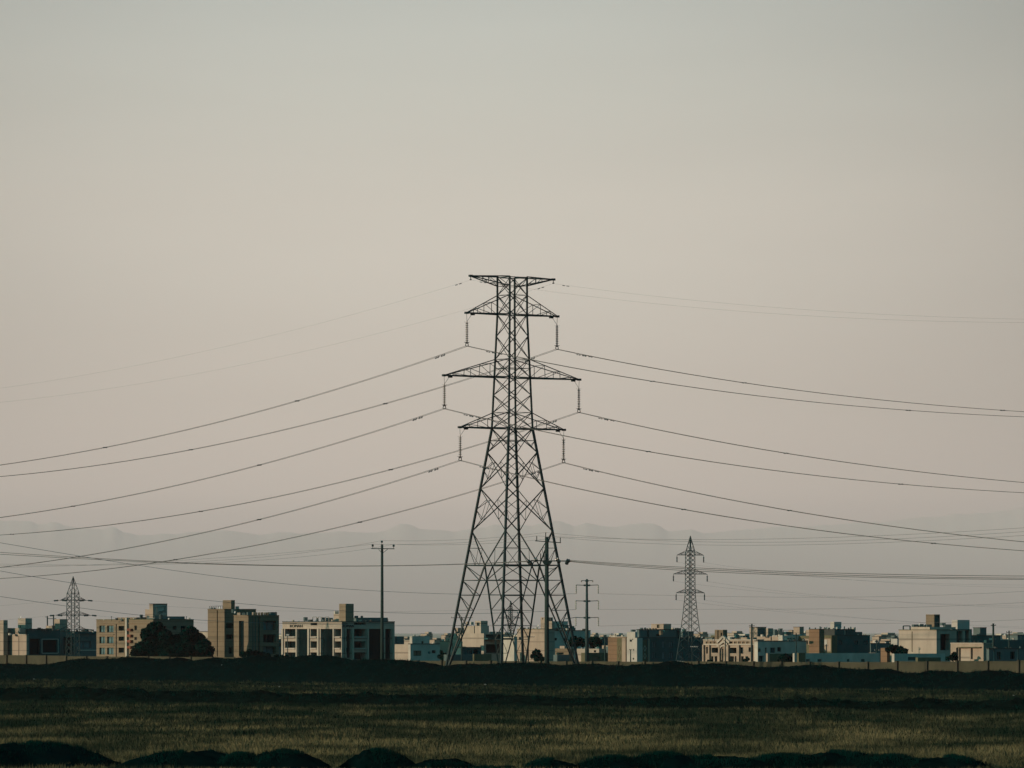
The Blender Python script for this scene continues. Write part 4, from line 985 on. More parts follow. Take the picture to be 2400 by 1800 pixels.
# 12, 13 orange and white blocks
r = building('orange_block', 'orange brick block with an olive tile panel left of the white narrow house', 1467, 905)
FL_, FR_ = block(r, 'wall', 1467.5, 905, 1425, 1475, 1493.5, 'orange', cap=.1, capmat='trim'); 
m = MB(); a, b = FL_.s_of(1446.5), FL_.s_of(1457.5); m.quad(FL_.pt(b, 0, -.03), FL_.pt(a, 0, -.03), FL_.pt(a, FL_.z_of(a, 1495.5), -.03), FL_.pt(b, FL_.z_of(b, 1495.5), -.03)); pn = m.build('tile_panel', MAT['olive'], r)
m = MB()
for v0 in (1513, 1531):
    pts = [(1452, v0), (1455, v0+6), (1452, v0+14), (1449, v0+6), (1452, v0)]
    for (ua, va), (ub, vb) in zip(pts, pts[1:]): m.beam(FL_.pt(FL_.s_of(ua), FL_.z_of(2, va), -.05), FL_.pt(FL_.s_of(ub), FL_.z_of(2, vb), -.05), .08)
m.build('tile_ornament', MAT['tan'], pn)
m = MB(); a, b = FL_.s_of(1457.8), FL_.s_of(1466.5); m.quad(FL_.pt(b, 0, -.04), FL_.pt(a, 0, -.04), FL_.pt(a, FL_.z_of(a, 1495), -.04), FL_.pt(b, FL_.z_of(b, 1495), -.04)); m.build('stone_strip', MAT['peach'], r)
r = building('narrow_white_house', 'narrow white house with a small square window between the orange block and the dark apartments', 1493, 888)
block(r, 'wall', 1493, 888, 1469.5, 1506, 1495, 'white', [('L', 1476, 1481, 1499, 1504, .25, 'glass'), ('L', 1482, 1484, 1497, 1500, .2, 'glass'), ('L', 1484, 1486, 1521, 1525, .2, 'glass'), ('L', 1483, 1486, 1542, 1546, .2, 'glass')]); block(r, 'upper_storey', 1488.5, 893, 1469, 1494, 1481, 'white')
ac(r, 'roof_unit', 1484, 1478, 9, 5, 900, 'slate')
# 14 dark apartment block
r = building('dark_apartments', 'long dark teal apartment block with two rows of windows behind the right lattice tower', 1505, 915)
WN_ = grid('R', ((1528, 1536), (1552, 1558), (1568, 1577), (1591, 1600), (1612, 1620), (1632, 1640)), ((1504, 1518), (1529, 1544)), .12, 'blueglass')
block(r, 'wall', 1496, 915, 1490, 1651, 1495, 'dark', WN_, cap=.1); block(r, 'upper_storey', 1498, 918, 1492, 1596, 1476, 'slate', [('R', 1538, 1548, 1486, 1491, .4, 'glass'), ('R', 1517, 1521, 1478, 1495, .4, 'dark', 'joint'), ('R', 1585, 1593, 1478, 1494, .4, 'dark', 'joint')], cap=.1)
block(r, 'side_storey', 1600, 935, 1592, 1626, 1479.5, 'slate'); block(r, 'roof_room', 1555, 925, 1526, 1573, 1462, 'cream', [('L', 1539.5, 1545.5, 1464, 1472, .25, 'olive')], vb=1478)
_, FR_ = block(r, 'front_bay', 1503, 906, 1494, 1521, 1496, 'dark', [('R', 1506, 1517, 1499, 1552, .12, 'olive', 'tile_panel')])
m = MB(); m.beam(FR_.pt(FR_.L-.1, 0, -.05), FR_.pt(FR_.L-.1, Z(1497, 906), -.05), .22); m.build('stone_strip', MAT['peach'], r)
m = MB()
for v0 in (1513, 1531):
    pts = [(1512, v0), (1515, v0+6), (1512, v0+14), (1509, v0+6), (1512, v0)]
    for (ua, va), (ub, vb) in zip(pts, pts[1:]): m.beam(FR_.pt(FR_.s_of(ua), FR_.z_of(1, va), .06), FR_.pt(FR_.s_of(ub), FR_.z_of(1, vb), .06), .07)
m.build('tile_ornament', MAT['grey'], r)
for u in (1511, 1517, 1524, 1531, 1537): tank(r, u, 1472.5, 1477, 2.4, 914, 'darktrim')
for u, v, a, b in ((1549, 1483, 5, 10), (1560, 1479, 9, 4), (1603, 1477, 6, 5)): ac(r, 'roof_unit', u, v, a, b, 914, 'tan' if u < 1555 else 'dark')
m = MB(); m.beam(P(1618, 1515.5, 905), P(1636, 1515.7, 905), .14); m.build('lamp_bar', MAT['dish'], r)
# white humps above the wall
sg = thing('sign_board', 'row of four small white rounded shapes standing on the wall below the right lattice tower', 'sign', (X(1595, 842), 842, 0))
for u, v, hw, hh in ((1588.5, 1549.5, 3.2, 4.5), (1594.5, 1549, 2, 3), (1600, 1549.5, 2.4, 3.2), (1604.5, 1549.5, 1.9, 3.4)):
    s = FOC/842; m = MB(); m.tube([P(u, v+2, 842.2)+Vector((0, -.1, 0)), P(u, v+2, 842.2)+Vector((0, .1, 0))], [hw/s, hw/s], 12); m.tube([P(u, 1556, 842.2), P(u, v+2, 842.2)], hw/s*.5, 6); m.build('letter_shape', MAT['dish'], sg)
# 15 arched villa
r = building('arched_villa', 'ornate peach stone villa with a pointed arch over its entrance', 1775, 860)
VW = [('L', 1655, 1661, 1516, 1532, .3, 'glass'), ('L', 1668, 1684, 1518, 1530, 1.0, 'glass', 'balcony_opening'), ('L', 1711, 1729, 1518, 1531, 1.0, 'glass', 'balcony_opening'), ('L', 1735, 1742, 1517, 1532, .3, 'blueglass'), ('L', 1754.5, 1761, 1517, 1528, .3, 'glass')]
VW += [('L', a, b, 1538, 1554, .8, 'glass', 'ground_opening') for a, b in ((1667, 1672), (1675, 1681), (1711, 1720), (1722, 1727), (1737, 1743), (1747, 1753))]
VW += [('L', a, a+7.5, 1503.5, 1508.5, .2, 'tan', 'balustrade_panel') for a in (1654, 1663, 1672, 1711, 1720.5, 1730, 1739.5, 1749)]
VW += [('L', 1692, 1695.5, 1520, 1552, .5, 'dark', 'doorway'), ('L', 1704, 1707, 1522, 1552, .5, 'dark', 'doorway')]
FL_, FR_ = block(r, 'wall', 1775, 860, 1648, 1790, 1501, 'peach', VW, cap=.16, capmat='trim')
def fbeam(F_, ua, va, ub, vb, w_, pr, name, mat, root):
    m = MB(); a, b = F_.s_of(ua), F_.s_of(ub); m.beam(F_.pt(a, F_.z_of(a, va), -pr), F_.pt(b, F_.z_of(b, vb), -pr), w_, w_); return m.build(name, MAT[mat], root)
for ua, va, ub, vb in ((1683, 1506, 1697, 1492), (1697, 1492, 1712, 1506), (1683, 1515, 1691, 1509), (1691, 1509, 1699, 1503), (1699, 1503, 1707, 1511)): fbeam(FL_, ua, va, ub, vb, .34, .12, 'gable_moulding', 'trim', r)
m = MB(); pts = [(1684, 1507), (1697, 1493), (1711, 1507)]; m.tri(*[FL_.pt(FL_.s_of(u), FL_.z_of(FL_.s_of(u), v), -.03) for u, v in pts]); m.build('gable', MAT['peach'], r)
am2 = MB(); arc = [(1698+9*math.cos(t)*-1, 1522-9*math.sin(t)) for t in np.linspace(0, math.pi, 9)]
for (ua, va), (ub, vb) in zip(arc, arc[1:]): am2.beam(FL_.pt(FL_.s_of(ua), FL_.z_of(5, va), -.1), FL_.pt(FL_.s_of(ub), FL_.z_of(5, vb), -.1), .28)
am2.build('entrance_arch', MAT['trim'], r)
for u in (1651, 1664.5, 1688.5, 1709, 1731.5, 1734, 1765, 1771): fbeam(FL_, u, 1556, u, 1511, .34, .15, 'pilaster', 'peach', r)
for v in (1510.5,): fbeam(FL_, 1650, v, 1685, v, .2, .1, 'cornice', 'trim', r); fbeam(FL_, 1710, v, 1774, v, .2, .1, 'cornice', 'trim', r)
ac(r, 'roof_unit', 1727, 1492, 8, 9, 900, 'dark'); ac(r, 'roof_unit', 1716, 1496, 8, 6, 900, 'slate'); dish(r, 1706.5, 1492.5, 1.6, 880)
r = building('brown_tower', 'small brown brick roof tower rising behind the gable of the villa', 1694, 940)
block(r, 'wall', 1694.5, 940, 1675, 1704.5, 1476, 'tan', [('L', 1681.5, 1684, 1477, 1500, .2, 'dark', 'joint'), ('L', 1689, 1692.5, 1483, 1491, .3, 'glass')])
r = building('peach_parapet_house', 'low peach house showing only its sunlit parapet behind the right half of the villa', 1765, 900)
block(r, 'wall', 1765, 900, 1720, 1782, 1494, 'peach'); 
# 16 shaded house row
r = building('shaded_house', 'grey shaded house with a sunlit parapet and several windows right of the villa', 1776, 850)
block(r, 'wall', 1776, 852, 1768, 1890, 1503, 'grey', [('R', 1777, 1783, 1520, 1528, .3, 'glass'), ('R', 1793, 1797, 1518, 1530, .3, 'glass'), ('R', 1822, 1831, 1517, 1527, .3, 'glass'), ('R', 1805, 1817, 1518, 1530, .3, 'blueglass'), ('R', 1778, 1790, 1537, 1553, .4, 'dark', 'doorway')], cap=.1)
block(r, 'sunlit_parapet', 1828, 866, 1774, 1840, 1492, 'peach', [('L', 1806, 1809, 1493, 1501, .2, 'dark', 'joint')]); block(r, 'upper_storey', 1834, 862, 1824, 1872, 1489, 'grey'); block(r, 'garage', 1801, 842, 1798, 1862, 1532, 'olive')
fbeam(Face(Vector((X(1801, 842), 842)), DL, NL, 1798), 1801, 1556, 1801, 1531, .4, .1, 'corner_pier', 'peach', r)
for u, a in ((1845, 5), (1851, 4), (1858, 5)): ac(r, 'roof_unit', u, 1497, a, 4, 850, 'dark')
r = building('roof_box_house', 'cream roof room with a dark framed side behind the tall pole by the villa', 1775, 900)
block(r, 'wall', 1775, 905, 1756.5, 1795.5, 1470.5, 'cream', [('R', 1777, 1793, 1473, 1491, .2, 'slate', 'recess')], cap=.08); block(r, 'stub_wall', 1800, 912, 1795, 1812, 1472.5, 'cream', vb=1492)
for u, hh in ((1817, 8), (1826, 5), (1829, 10)): ac(r, 'roof_unit', u, 1482-hh/2+4, 7, hh+6, 915, 'slate')
r = building('cream_box_house', 'cream roof room with thin dark eaves left of the orange brick tower', 1874, 905)
block(r, 'wall', 1874, 905, 1859.5, 1884, 1470, 'cream', cap=.07); block(r, 'low_wall', 1846, 900, 1838, 1880, 1487, 'grey')
rail(r, 'roof_frame', 1836, 1477, 1859, 1477, 1489, 902, 1, .07); ac(r, 'roof_unit', 1846, 1484, 12, 7, 900, 'dark')
# 17 brick tower house and dark flats
r = building('brick_house', 'orange brick tower house with a wide recessed front and dark roof storey on the right', 1920, 850)
block(r, 'tower', 1920, 850, 1896, 1932, 1475, 'orange', cap=.08, capmat='darktrim')
block(r, 'lit_front', 1949, 856, 1916, 1962, 1489, 'olive', [('L', 1923, 1947, 1496, 1527, .25, 'peach', 'plaster_panel')]); block(r, 'roof_storey', 1956, 864, 1915, 1962, 1475.5, 'darktrim', cap=.08)
m = MB(); F5 = Face(Vector((X(1949, 856), 856)), DL, NL, 1916); a, b = F5.s_of(1927), F5.s_of(1936); m.quad(F5.pt(b, F5.z_of(a, 1511), .2), F5.pt(a, F5.z_of(a, 1511), .2), F5.pt(a, F5.z_of(a, 1499), .2), F5.pt(b, F5.z_of(b, 1499), .2)); m.build('window', MAT['white'], r)
block(r, 'left_wing', 1898, 862, 1868, 1905, 1490, 'olive', [('L', 1881, 1896, 1496, 1511, .2, 'peach', 'plaster_panel'), ('L', 1888, 1891, 1501, 1510, .3, 'glass')]); block(r, 'left_stub', 1897, 868, 1889, 1902, 1476, 'cream', vb=1492)
r = building('dark_flats', 'dark teal block of flats stepping down to the right with three pale windows', 1959, 858)
block(r, 'wall', 1959, 858, 1954, 2039, 1489.5, 'dark', [('R', 1966, 1974, 1501, 1511, .25, 'blueglass'), ('R', 2001, 2011, 1502, 1511, .25, 'blueglass'), ('R', 2025, 2034, 1502, 1510, .25, 'blueglass')], cap=.08)
block(r, 'upper_storey', 1957, 864, 1950, 2005, 1475.5, 'dark', [('R', 1979, 1984, 1476.5, 1488, .2, 'grey', 'recess')], cap=.08); block(r, 'side_storey', 2003, 870, 1998, 2021, 1481, 'dark')
block(r, 'roof_room', 1955, 880, 1946, 1972, 1457.5, 'white', vb=1477)
for u in (1939, 1960): dish(r, u, 1472, 3.5, 876, 0.1)
for u, hh in ((1897.5, 6), (1911, 5), (1922, 8), (1933, 6), (1979, 8), (1994, 7), (2004, 6)): 
    m = MB(); m.beam(P(u, 1478, 866), P(u, 1476-hh, 866), .13); m.build('roof_stub', MAT['dark'], r)
r = building('low_grey_wall', 'low grey blue compound wall with small dark gaps below the brick house', 1868, 800, 'wall')
block(r, 'wall', 1862, 815, 1858, 2062, 1531, 'grey', [('R', a, b, 1545, 1551, .2, 'dark', 'gap') for a, b in ((1889, 1899), (1916, 1926), (1985, 1992), (2018, 2027))]); block(r, 'brown_section', 1872, 812, 1868, 1888, 1530, 'olive')
r = building('ochre_huts', 'cluster of small ochre brick huts between the dark flats and the white house', 2080, 840)
block(r, 'wall', 2079, 842, 2064, 2086, 1519, 'orange', cap=.06); block(r, 'left_hut', 2052, 838, 2036, 2058, 1530, 'peach'); block(r, 'right_hut', 2110, 838, 2086, 2116, 1530, 'peach'); block(r, 'middle_hut', 2088, 845, 2076, 2096, 1521, 'orange')
r = building('slate_sheds', 'dim slate sheds behind the small ochre huts', 2045, 880)
block(r, 'wall', 2041, 882, 2036, 2096, 1508, 'slate', cap=.06); block(r, 'roof_hut', 2052, 890, 2045, 2062, 1501, 'grey'); block(r, 'white_end', 2103, 878, 2088, 2110, 1497, 'white')
r = building('shadow_wall', 'long grey shaded yard wall below the white house on the right', 2100, 800, 'wall')
block(r, 'wall', 2096, 805, 2090, 2215, 1532, 'grey', [('R', 2128, 2147, 1540, 1548, .2, 'dark', 'gap')]); block(r, 'olive_section', 2151, 797, 2146, 2205, 1541, 'olive')
# 20 white house on the right
r = building('white_house', 'big white stone house with a brown roof tower and dark recessed front', 2195, 835)
FL_, FR_ = block(r, 'wall', 2195, 835, 2106.5, 2275, 1477, 'pale', [('R', 2204, 2226, 1486, 1524, 1.0, 'glass', 'recess'), ('R', 2242, 2256, 1479, 1507, .8, 'dark', 'recess'), ('R', 2262, 2272, 1477.6, 1508, .6, 'dark', 'recess')], cap=.1, capmat='olive')
block(r, 'upper_storey', 2179, 841, 2135, 2240, 1469.5, 'pale'); block(r, 'stair_tower', 2189.5, 850, 2170, 2203, 1440, 'tan', [('R', 2191, 2202, 1443, 1468, .15, 'dark', 'dark_panel')], vb=1475)
block(r, 'roof_room', 2244, 850, 2230.5, 2272.5, 1453, 'white', vb=1476); block(r, 'right_wing', 2232, 842, 2226, 2278, 1474.5, 'slate')
for u, v, a, b in ((2145, 1466, 12, 5), (2158, 1466, 10, 7), (2176, 1467, 12, 7), (2210, 1463, 9, 6), (2220, 1467, 16, 7)): ac(r, 'roof_unit', u, v, a, b, 846, 'slate')
dish(r, 2154, 1463, 2.2, 842); rail(r, 'roof_frame', 2117, 1467, 2133, 1467, 1478, 845, 1, .14)
fbeam(FL_, 2138, 1528, 2138, 1480, .09, .03, 'drain_pipe', 'olive', r)
r = building('dark_tower_house', 'dark house with a blue black upper box right of the white house', 2296, 845)
block(r, 'wall', 2296, 848, 2262, 2345, 1490, 'dark', cap=.08); block(r, 'upper_storey', 2297, 850, 2281, 2312, 1471.5, 'slate', cap=.08)
block(r, 'side_wall', 2312, 838, 2306, 2420, 1500, 'dark', [('R', 2336, 2344, 1525, 1540, .3, 'glass'), ('R', 2370, 2380, 1522, 1538, .3, 'blueglass')]); block(r, 'white_stub', 2358, 845, 2349, 2362, 1488, 'cream', vb=1508); dish(r, 2354, 1488, 2.5, 842)
r = building('cream_garage', 'cream flat roofed garage with two sunlit bays near the right edge', 2305, 815)
FL_, FR_ = block(r, 'wall', 2305, 815, 2228, 2325, 1508.5, 'peach', [('L', 2241, 2246, 1518, 1549, .5, 'dark', 'joint'), ('L', 2247, 2273, 1519, 1550, .35, 'pale', 'bay'), ('L', 2275, 2300, 1517.5, 1545, .35, 'peach', 'bay')], cap=.12, capmat='trim')
m = MB(); a, b = FL_.s_of(2301), FL_.s_of(2247); m.beam(FL_.pt(a, FL_.z_of(a, 1517), -.15), FL_.pt(b, FL_.z_of(b, 1517), -.15), .3, .12); m.build('lintel', MAT['olive'], r)
r = building('teal_house', 'dark teal low house with pale door strips cut by the right edge', 2322, 812)
block(r, 'wall', 2318, 806, 2312, 2440, 1521, 'slate', [('R', 2328, 2333, 1525, 1550, .2, 'grey', 'door_strip'), ('R', 2336, 2346, 1528, 1546, .3, 'dark'), ('R', 2383, 2388, 1522, 1550, .2, 'grey', 'door_strip'), ('R', 2368, 2379, 1527, 1545, .3, 'glass')], cap=.1)

# the usual clutter of flat roofs: coolers, tanks, pipes and aerials, each fixed to its house
crng = random.Random(77)
def clutter(label_start, u1, u2, v, D, n):
    root = next(o for o in COL.objects if o.parent is None and o.get('label', '').startswith(label_start))
    for k in range(n):
        u = u1+(u2-u1)*(k+crng.uniform(.2, .8))/n; q = crng.random()
        if q < .35: ac(root, 'roof_cooler', u, v-crng.uniform(1.5, 2.5), crng.uniform(3, 5), 5, D, crng.choice(('grey', 'slate', 'trim', 'darktrim')))
        elif q < .55: tank(root, u, v-crng.uniform(4, 6), v+2, crng.uniform(1.6, 2.6), D, crng.choice(('slate', 'grey', 'darktrim')))
        elif q < .75: m = MB(); h_ = crng.uniform(5, 10); m.beam(P(u, v+2, D), P(u, v-h_, D), .06); m.beam(P(u-1.6, v-h_+1, D), P(u+1.6, v-h_+1, D), .04); m.beam(P(u-1, v-h_+2.4, D), P(u+1, v-h_+2.4, D), .04); m.build('aerial', MAT['steel2'], root)
        elif q < .87: m = MB(); m.tube([P(u, v+2, D), P(u, v-3, D)], .1, 6); m.build('vent_pipe', MAT['trim'], root)
        else: dish(root, u, v-1.5, 1.7, D, crng.uniform(-1, .2))
for c_ in (('cream stone house cut', 18, 40, 1488, 1002, 3), ('dark teal flat fronted', 70, 120, 1477, 1006, 6), ('grey teal shop', 178, 224, 1481, 1010, 5), ('beige three storey', 240, 335, 1453, 957, 7), ('beige three storey', 396, 450, 1453, 962, 5),
    ('tan apartment building', 490, 522, 1428, 946, 3), ('tan apartment building', 600, 650, 1443, 940, 4), ('white framed three storey', 668, 780, 1457, 1000, 9), ('white framed three storey', 835, 920, 1457, 1002, 6), ('grey two storey', 1008, 1028, 1510, 972, 3),
    ('low peach stone', 1034, 1056, 1503, 1003, 3), ('big cream house', 1058, 1088, 1485, 998, 3), ('big cream house', 1146, 1176, 1485, 1000, 4), ('plain cream block', 1216, 1262, 1475, 990, 5), ('grey shaded flats', 1300, 1380, 1478, 1018, 9),
    ('long low sunlit', 1356, 1402, 1520, 930, 4), ('orange brick block', 1428, 1464, 1493, 910, 3), ('long dark teal', 1500, 1525, 1476, 922, 3), ('long dark teal', 1575, 1594, 1476, 925, 3), ('long dark teal', 1600, 1648, 1495, 920, 4),
    ('ornate peach', 1652, 1680, 1501, 868, 2), ('ornate peach', 1714, 1772, 1501, 868, 5), ('low peach house', 1722, 1756, 1494, 903, 3), ('grey shaded house', 1780, 1830, 1492, 868, 6), ('grey shaded house', 1845, 1888, 1503, 858, 4),
    ('orange brick tower', 1922, 1955, 1476, 868, 4), ('dark teal block of flats', 1960, 2002, 1476, 868, 5), ('dark teal block of flats', 2006, 2036, 1489, 866, 3), ('cluster of small', 2066, 2112, 1522, 845, 3), ('dim slate sheds', 2042, 2090, 1508, 886, 4),
    ('big white stone', 2138, 2168, 1469, 848, 4), ('big white stone', 2204, 2228, 1475, 846, 4), ('dark house with a blue', 2316, 2398, 1500, 845, 6), ('cream flat roofed', 2250, 2300, 1508, 822, 4), ('dark teal low house', 2330, 2396, 1521, 812, 4)):
    clutter(*c_)

# far low roofs closing the gaps along the skyline
for k, (uc, uL, uR, vt, D, mt, lab) in enumerate([
    (470, 445, 486, 1500, 1130, 'slate', 'dim far roof behind the dark tree, left of the tan apartments'), (1050, 1020, 1075, 1512, 1080, 'grey', 'far grey house behind the peach house by the left pylon leg'),
    (1205, 1180, 1235, 1493, 1120, 'grey', 'far dim house in the gap between the pylon feet'), (1404, 1384, 1430, 1499, 1090, 'dark', 'dark far roofs between the grey flats and the orange block'),
    (1660, 1635, 1690, 1500, 1050, 'slate', 'far slate roof between the dark apartments and the villa tower'), (1740, 1706, 1760, 1491, 1060, 'grey', 'far grey roof behind the right half of the villa roof'),
    (2075, 2040, 2110, 1503, 1000, 'peach', 'far peach houses glimpsed over the slate sheds'), (2090, 2085, 2106, 1506, 950, 'grey', 'far grey gable left of the white house'),
    (948, 930, 972, 1497, 1250, 'pale', 'far pale house over the roof of the small house beside the white office'), (1018, 1004, 1036, 1500, 1300, 'cream', 'far cream house between the grey house and the peach house'),
    (1410, 1398, 1424, 1493, 1350, 'cream', 'far cream house just beside the tubular pole'), (1445, 1428, 1462, 1489, 1400, 'grey', 'farthest grey roof over the orange block'),
    (2060, 2044, 2078, 1492, 1300, 'cream', 'far cream house just beside the dark flats'), (2092, 2078, 2106, 1495, 1350, 'slate', 'far slate house just before the white house'),
    (2340, 2318, 2362, 1490, 1200, 'grey', 'far grey house behind the tall pole near the right edge'), (2378, 2362, 2400, 1487, 1250, 'peach', 'far peach house behind the thinner pole at the right edge'),
    (1672, 1652, 1690, 1494, 1300, 'olive', 'far olive roof beside the brown tower of the villa'), (1822, 1806, 1842, 1486, 1250, 'cream', 'far cream roof behind the shaded house'),
    (658, 640, 668, 1493, 1350, 'grey', 'far grey house in the gap beside the white framed office'), (470, 452, 490, 1492, 1400, 'grey', 'far grey house above the right shoulder of the dark tree'),
    (1000, 986, 1014, 1486, 1420, 'pale', 'far pale house rising over the roof of the grey two storey house'), (1044, 1034, 1060, 1489, 1380, 'cream', 'far cream house over the stepped peach house'),
    (1176, 1160, 1198, 1487, 1450, 'pale', 'far pale house glimpsed between the near feet of the big pylon'), (1362, 1346, 1384, 1485, 1480, 'cream', 'far cream house over the right end of the grey flats'),
    (1392, 1378, 1404, 1488, 1420, 'pale', 'far pale house behind the tree at the tubular pole'), (1642, 1626, 1660, 1486, 1500, 'peach', 'far peach house between the dark apartments and the arched villa'),
    (1720, 1704, 1742, 1484, 1450, 'pale', 'far pale house over the villa roof beside the brown tower'), (1852, 1838, 1868, 1482, 1400, 'peach', 'far peach house beside the cream roof room with dark eaves'),
    (1884, 1872, 1896, 1484, 1360, 'grey', 'far grey house touching the orange brick tower'), (2072, 2050, 2100, 1488, 1500, 'pale', 'farthest pale house over the ochre huts'),
    (2385, 2350, 2440, 1489, 940, 'slate', 'far slate roofs at the right edge of the town')]):
    r = building('distant_house', lab, uc, D, 'house', 'far houses along the skyline')
    block(r, 'wall', uc, D, uL, uR, vt, mt, cap=.1); block(r, 'roof_room', uc+(uR-uc)*.3, D+4, uc-(uc-uL)*.3, uR-2, vt-5, mt)

# ------------------------------------------------------------------ trees and shrubs
def foliage(name, root, clumps, D, n, leaf, depth, seed):
    rng = np.random.default_rng(seed); s = FOC/D; pts = []
    tot = sum(c[2]**2 for c in clumps)
    for u, v, r in clumps:
        k = int(n*r*r/tot); d = rng.normal(size=(k, 3)); d /= np.linalg.norm(d, axis=1)[:, None]
        rad = r/s*rng.uniform(.2, 1.22, k)**.5; c = P(u, v, D)
        q = d*rad[:, None]; q[:, 1] *= depth; q += np.array(c)+np.array([0, rng.uniform(-.8, .8), 0]); pts.append(q)
    p = np.concatenate(pts); N = len(p); a = rng.normal(size=(N, 3)); a /= np.linalg.norm(a, axis=1)[:, None]
    b = np.cross(a, rng.normal(size=(N, 3))); b /= np.linalg.norm(b, axis=1)[:, None]
    sz = leaf*rng.uniform(.6, 1.4, N)[:, None]; a *= sz; b *= sz*.6
    V = np.stack([p-a, p+b, p+a, p-b], 1)-np.array(root['base'])
    V[..., 2] = np.maximum(V[..., 2], .02)
    me = bpy.data.meshes.new(name); me.vertices.add(N*4); me.vertices.foreach_set('co', V.reshape(-1)); me.loops.add(N*4)
    me.loops.foreach_set('vertex_index', np.arange(N*4, dtype=np.int32)); me.polygons.add(N); me.polygons.foreach_set('loop_start', np.arange(0, N*4, 4, dtype=np.int32))
    me.update(calc_edges=True); me.materials.append(MAT['leaf']); o = bpy.data.objects.new(name, me); COL.objects.link(o); o.parent = root
def trunk(root, D, u, vtop, limbs, r=.25):
    m = MB(); b = Vector((X(u, D), D, 0)); t = P(u, vtop, D); m.tube([b, lerp(b, t, .5)+Vector((.1, 0, 0)), t], [r*1.3, r, r*.8], 8)
    for lu, lv in limbs: e = P(lu, lv, D+random.uniform(-1, 1)); m.tube([lerp(b, t, .8), lerp(t, e, .5)+Vector((0, 0, .3)), e], [r*.6, r*.4, r*.15], 6)
    m.build('trunk', MAT['bark'], root)
TD = 922.0; t = thing('broad_tree', 'broad dark leafy tree spreading in front of the beige apartment house', 'tree', (X(405, TD), TD, 0))
CL = [(360, 1475, 16), (343, 1487, 13), (372, 1468, 10), (385, 1494, 18), (412, 1503, 15), (440, 1489, 15), (448, 1477, 10), (458, 1484, 9), (466, 1500, 15), (478, 1514, 16), (489, 1524, 12), (352, 1506, 20), (330, 1522, 17),
      (316, 1532, 10), (388, 1520, 26), (430, 1522, 24), (465, 1527, 20), (350, 1532, 20), (400, 1535, 20), (445, 1537, 18), (485, 1535, 13), (338, 1480, 7), (398, 1487, 7), (427, 1489, 7)]
foliage('crown', t, CL, TD, 17000, .24, 1.0, 3); trunk(t, TD, 405, 1520, [(360, 1480), (440, 1485), (385, 1495), (470, 1510), (345, 1510)], .35)
def small_tree(label, D, clumps, n, u, vt, name='small_tree', cat='tree', group=None, leaf=.16):
    t = thing(name, label, cat, (X(u, D), D, 0), group); foliage('crown', t, clumps, D, n, leaf, .9, int(u)); trunk(t, D, u, vt, [], .1); return t
small_tree('small round topped tree just behind the boundary wall before the shaded house', 832, [(1833, 1545, 8), (1841, 1542, 9), (1850, 1545, 8), (1841, 1547, 8), (1827, 1548, 4), (1856, 1547, 4)], 2600, 1841, 1552)
small_tree('dark bushy tree by the grey flats, right of the right pylon leg', 950, [(1345, 1500, 9), (1352, 1507, 8), (1338, 1508, 8), (1360, 1502, 8), (1366, 1509, 7)], 2500, 1351, 1515)
small_tree('dark tree right behind the tubular pole with hanging insulators', 950, [(1388, 1502, 9), (1397, 1500, 8), (1403, 1507, 8), (1391, 1511, 8)], 2200, 1394, 1512)
GS = 'shrubs among the houses and along the bank'
for lab, D, cl, u in [
    ('dark shrub beside the peach house at the left pylon foot', 930, [(1034, 1527, 3), (1036, 1533, 4), (1044, 1536, 4), (1029, 1539, 4), (1040, 1542, 6), (1050, 1543, 5)], 1036),
    ('shrub in front of the cream block between the pylon feet', 930, [(1256, 1524, 3), (1262, 1527, 4), (1251, 1530, 4), (1257, 1534, 5), (1266, 1536, 5), (1248, 1538, 5), (1258, 1543, 7), (1270, 1545, 6)], 1258),
    ('dark shrubs at the foot of the tan apartment building, just right of its front slab', 916, [(585, 1530, 8), (570, 1534, 7), (600, 1534, 9), (615, 1536, 8), (628, 1538, 7), (648, 1540, 6)], 590),
    ('low dark shrub at the left foot of the white framed office', 945, [(660, 1542, 7), (672, 1543, 7), (684, 1545, 6)], 668),
    ('shrub standing between the white house and the cream garage', 815, [(2236, 1535, 6), (2230, 1541, 6), (2240, 1543, 5), (2222, 1544, 4)], 2233),
    ('dark hedge tufts before the ground floor of the villa', 845, [(1660, 1550, 3), (1668, 1550, 3), (1690, 1551, 2.5), (1712, 1551, 3), (1746, 1549, 4), (1752, 1545, 4)], 1690),
    ('dark shrub in front of the foot of the white house', 825, [(2090, 1517, 6), (2100, 1519, 7), (2110, 1522, 7), (2121, 1526, 6), (2082, 1523, 6), (2098, 1527, 7), (2112, 1529, 7)], 2108)]:
    small_tree(lab, D, cl, int(sum(c[2]**2 for c in cl)*9), u, cl[0][1]+2, 'shrub', 'shrub', GS)

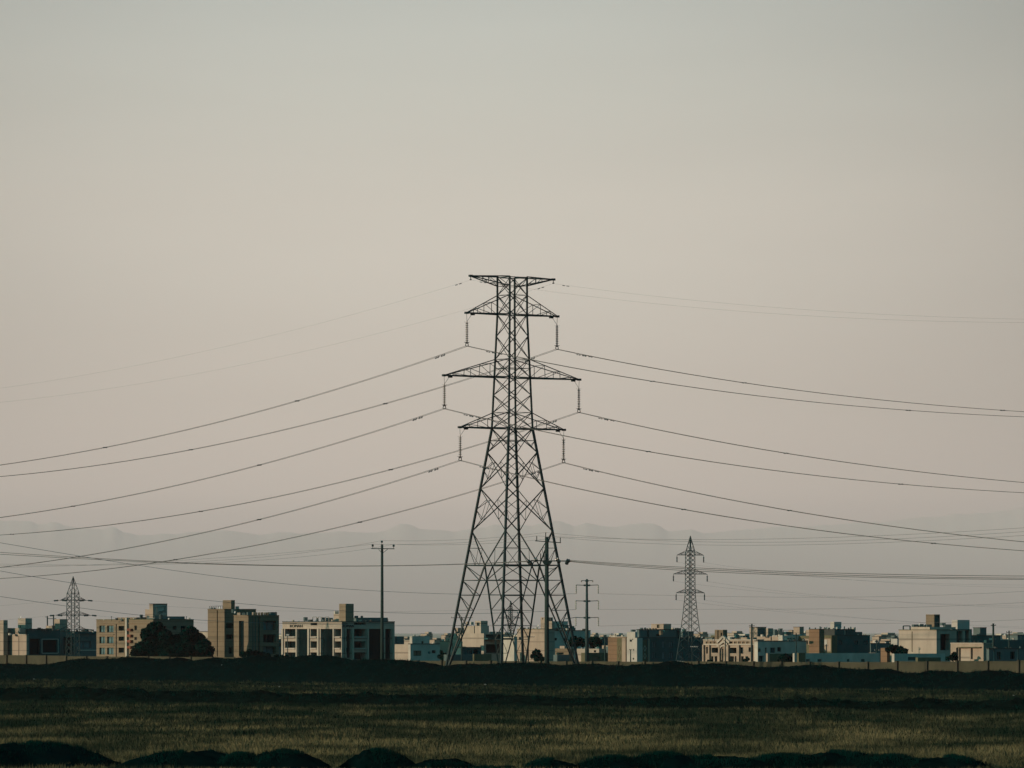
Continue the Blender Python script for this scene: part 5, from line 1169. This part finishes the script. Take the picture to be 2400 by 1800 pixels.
# ------------------------------------------------------------------ litter on the field and bank
for k, (u, v, s_, lab) in enumerate([
    (80, 1594, 6, 'brightest pale scrap of litter at the foot of the bank, near the left edge'), (280, 1587, 5, 'greenish scrap of litter on the slope of the bank below the beige apartment house'),
    (250, 1613, 3, 'tiny pale scrap of litter in the strip of grass near the left edge'), (655, 1612, 6, 'pale flat scrap of litter in the grass below the narrow dark house'),
    (514, 1556, 2.5, 'tiny white speck of litter near the crest of the bank below the tan apartments'), (521, 1563, 3.5, 'dull scrap of litter just under the white speck below the tan apartments'),
    (1137, 1607, 7, 'long pale scrap of litter at the foot of the bank left below the big pylon'), (1380, 1625, 3, 'tiny scrap of litter in the grass below the tubular pole'),
    (1255, 1695, 4, 'pale scrap of litter in the tall dry grass below the thick concrete pole'), (2376, 1633, 5, 'pale scrap of litter in the grass near the right edge')]):
    D = GD(v) if v > 1590 else {280: 763, 514: 741, 521: 737}[u]
    on_bank = v <= 1590; z = Z(v, D)+.25 if on_bank else .12
    sc3 = FOC/D; m = MB(); rng = random.Random(k); c = Vector((X(u, D), D-(1.5 if on_bank else 0), z)); hw = s_/sc3*.5
    ring_ = [c+Vector((math.cos(a)*hw*rng.uniform(.7, 1.2), math.sin(a)*hw*rng.uniform(.6, 1.1), rng.uniform(-.3, .5)*hw*.8)) for a in [2*math.pi*i/9 for i in range(9)]]
    topp = c+Vector((0, 0, hw*.6)); 
    for i in range(9): m.tri(ring_[i], ring_[(i+1) % 9], topp); m.tri(ring_[(i+1) % 9], ring_[i], c-Vector((0, 0, hw*.4)))
    single('litter', m, MAT['litter'], tuple(c), lab, 'litter', 'scraps of litter on the field')

# ------------------------------------------------------------------ evening haze
hm = bpy.data.materials.new('evening_haze'); hm.use_nodes = True; ht = hm.node_tree; ht.nodes.clear()
ho = ht.nodes.new('ShaderNodeOutputMaterial'); pv = ht.nodes.new('ShaderNodeVolumePrincipled')
pv.inputs['Color'].default_value = (1.0, .80, .795, 1); pv.inputs['Density'].default_value = 1.45e-5; pv.inputs['Anisotropy'].default_value = 0.0
ht.links.new(pv.outputs[0], ho.inputs['Volume'])
m = MB(); m.hexa([Vector(p) for p in ((-64000, -2000, -8), (64000, -2000, -8), (64000, 136000, -8), (-64000, 136000, -8), (-64000, -2000, 2740), (64000, -2000, 2740), (64000, 136000, 2740), (-64000, 136000, 2740))])
tag(m.build('haze', hm), kind='stuff')
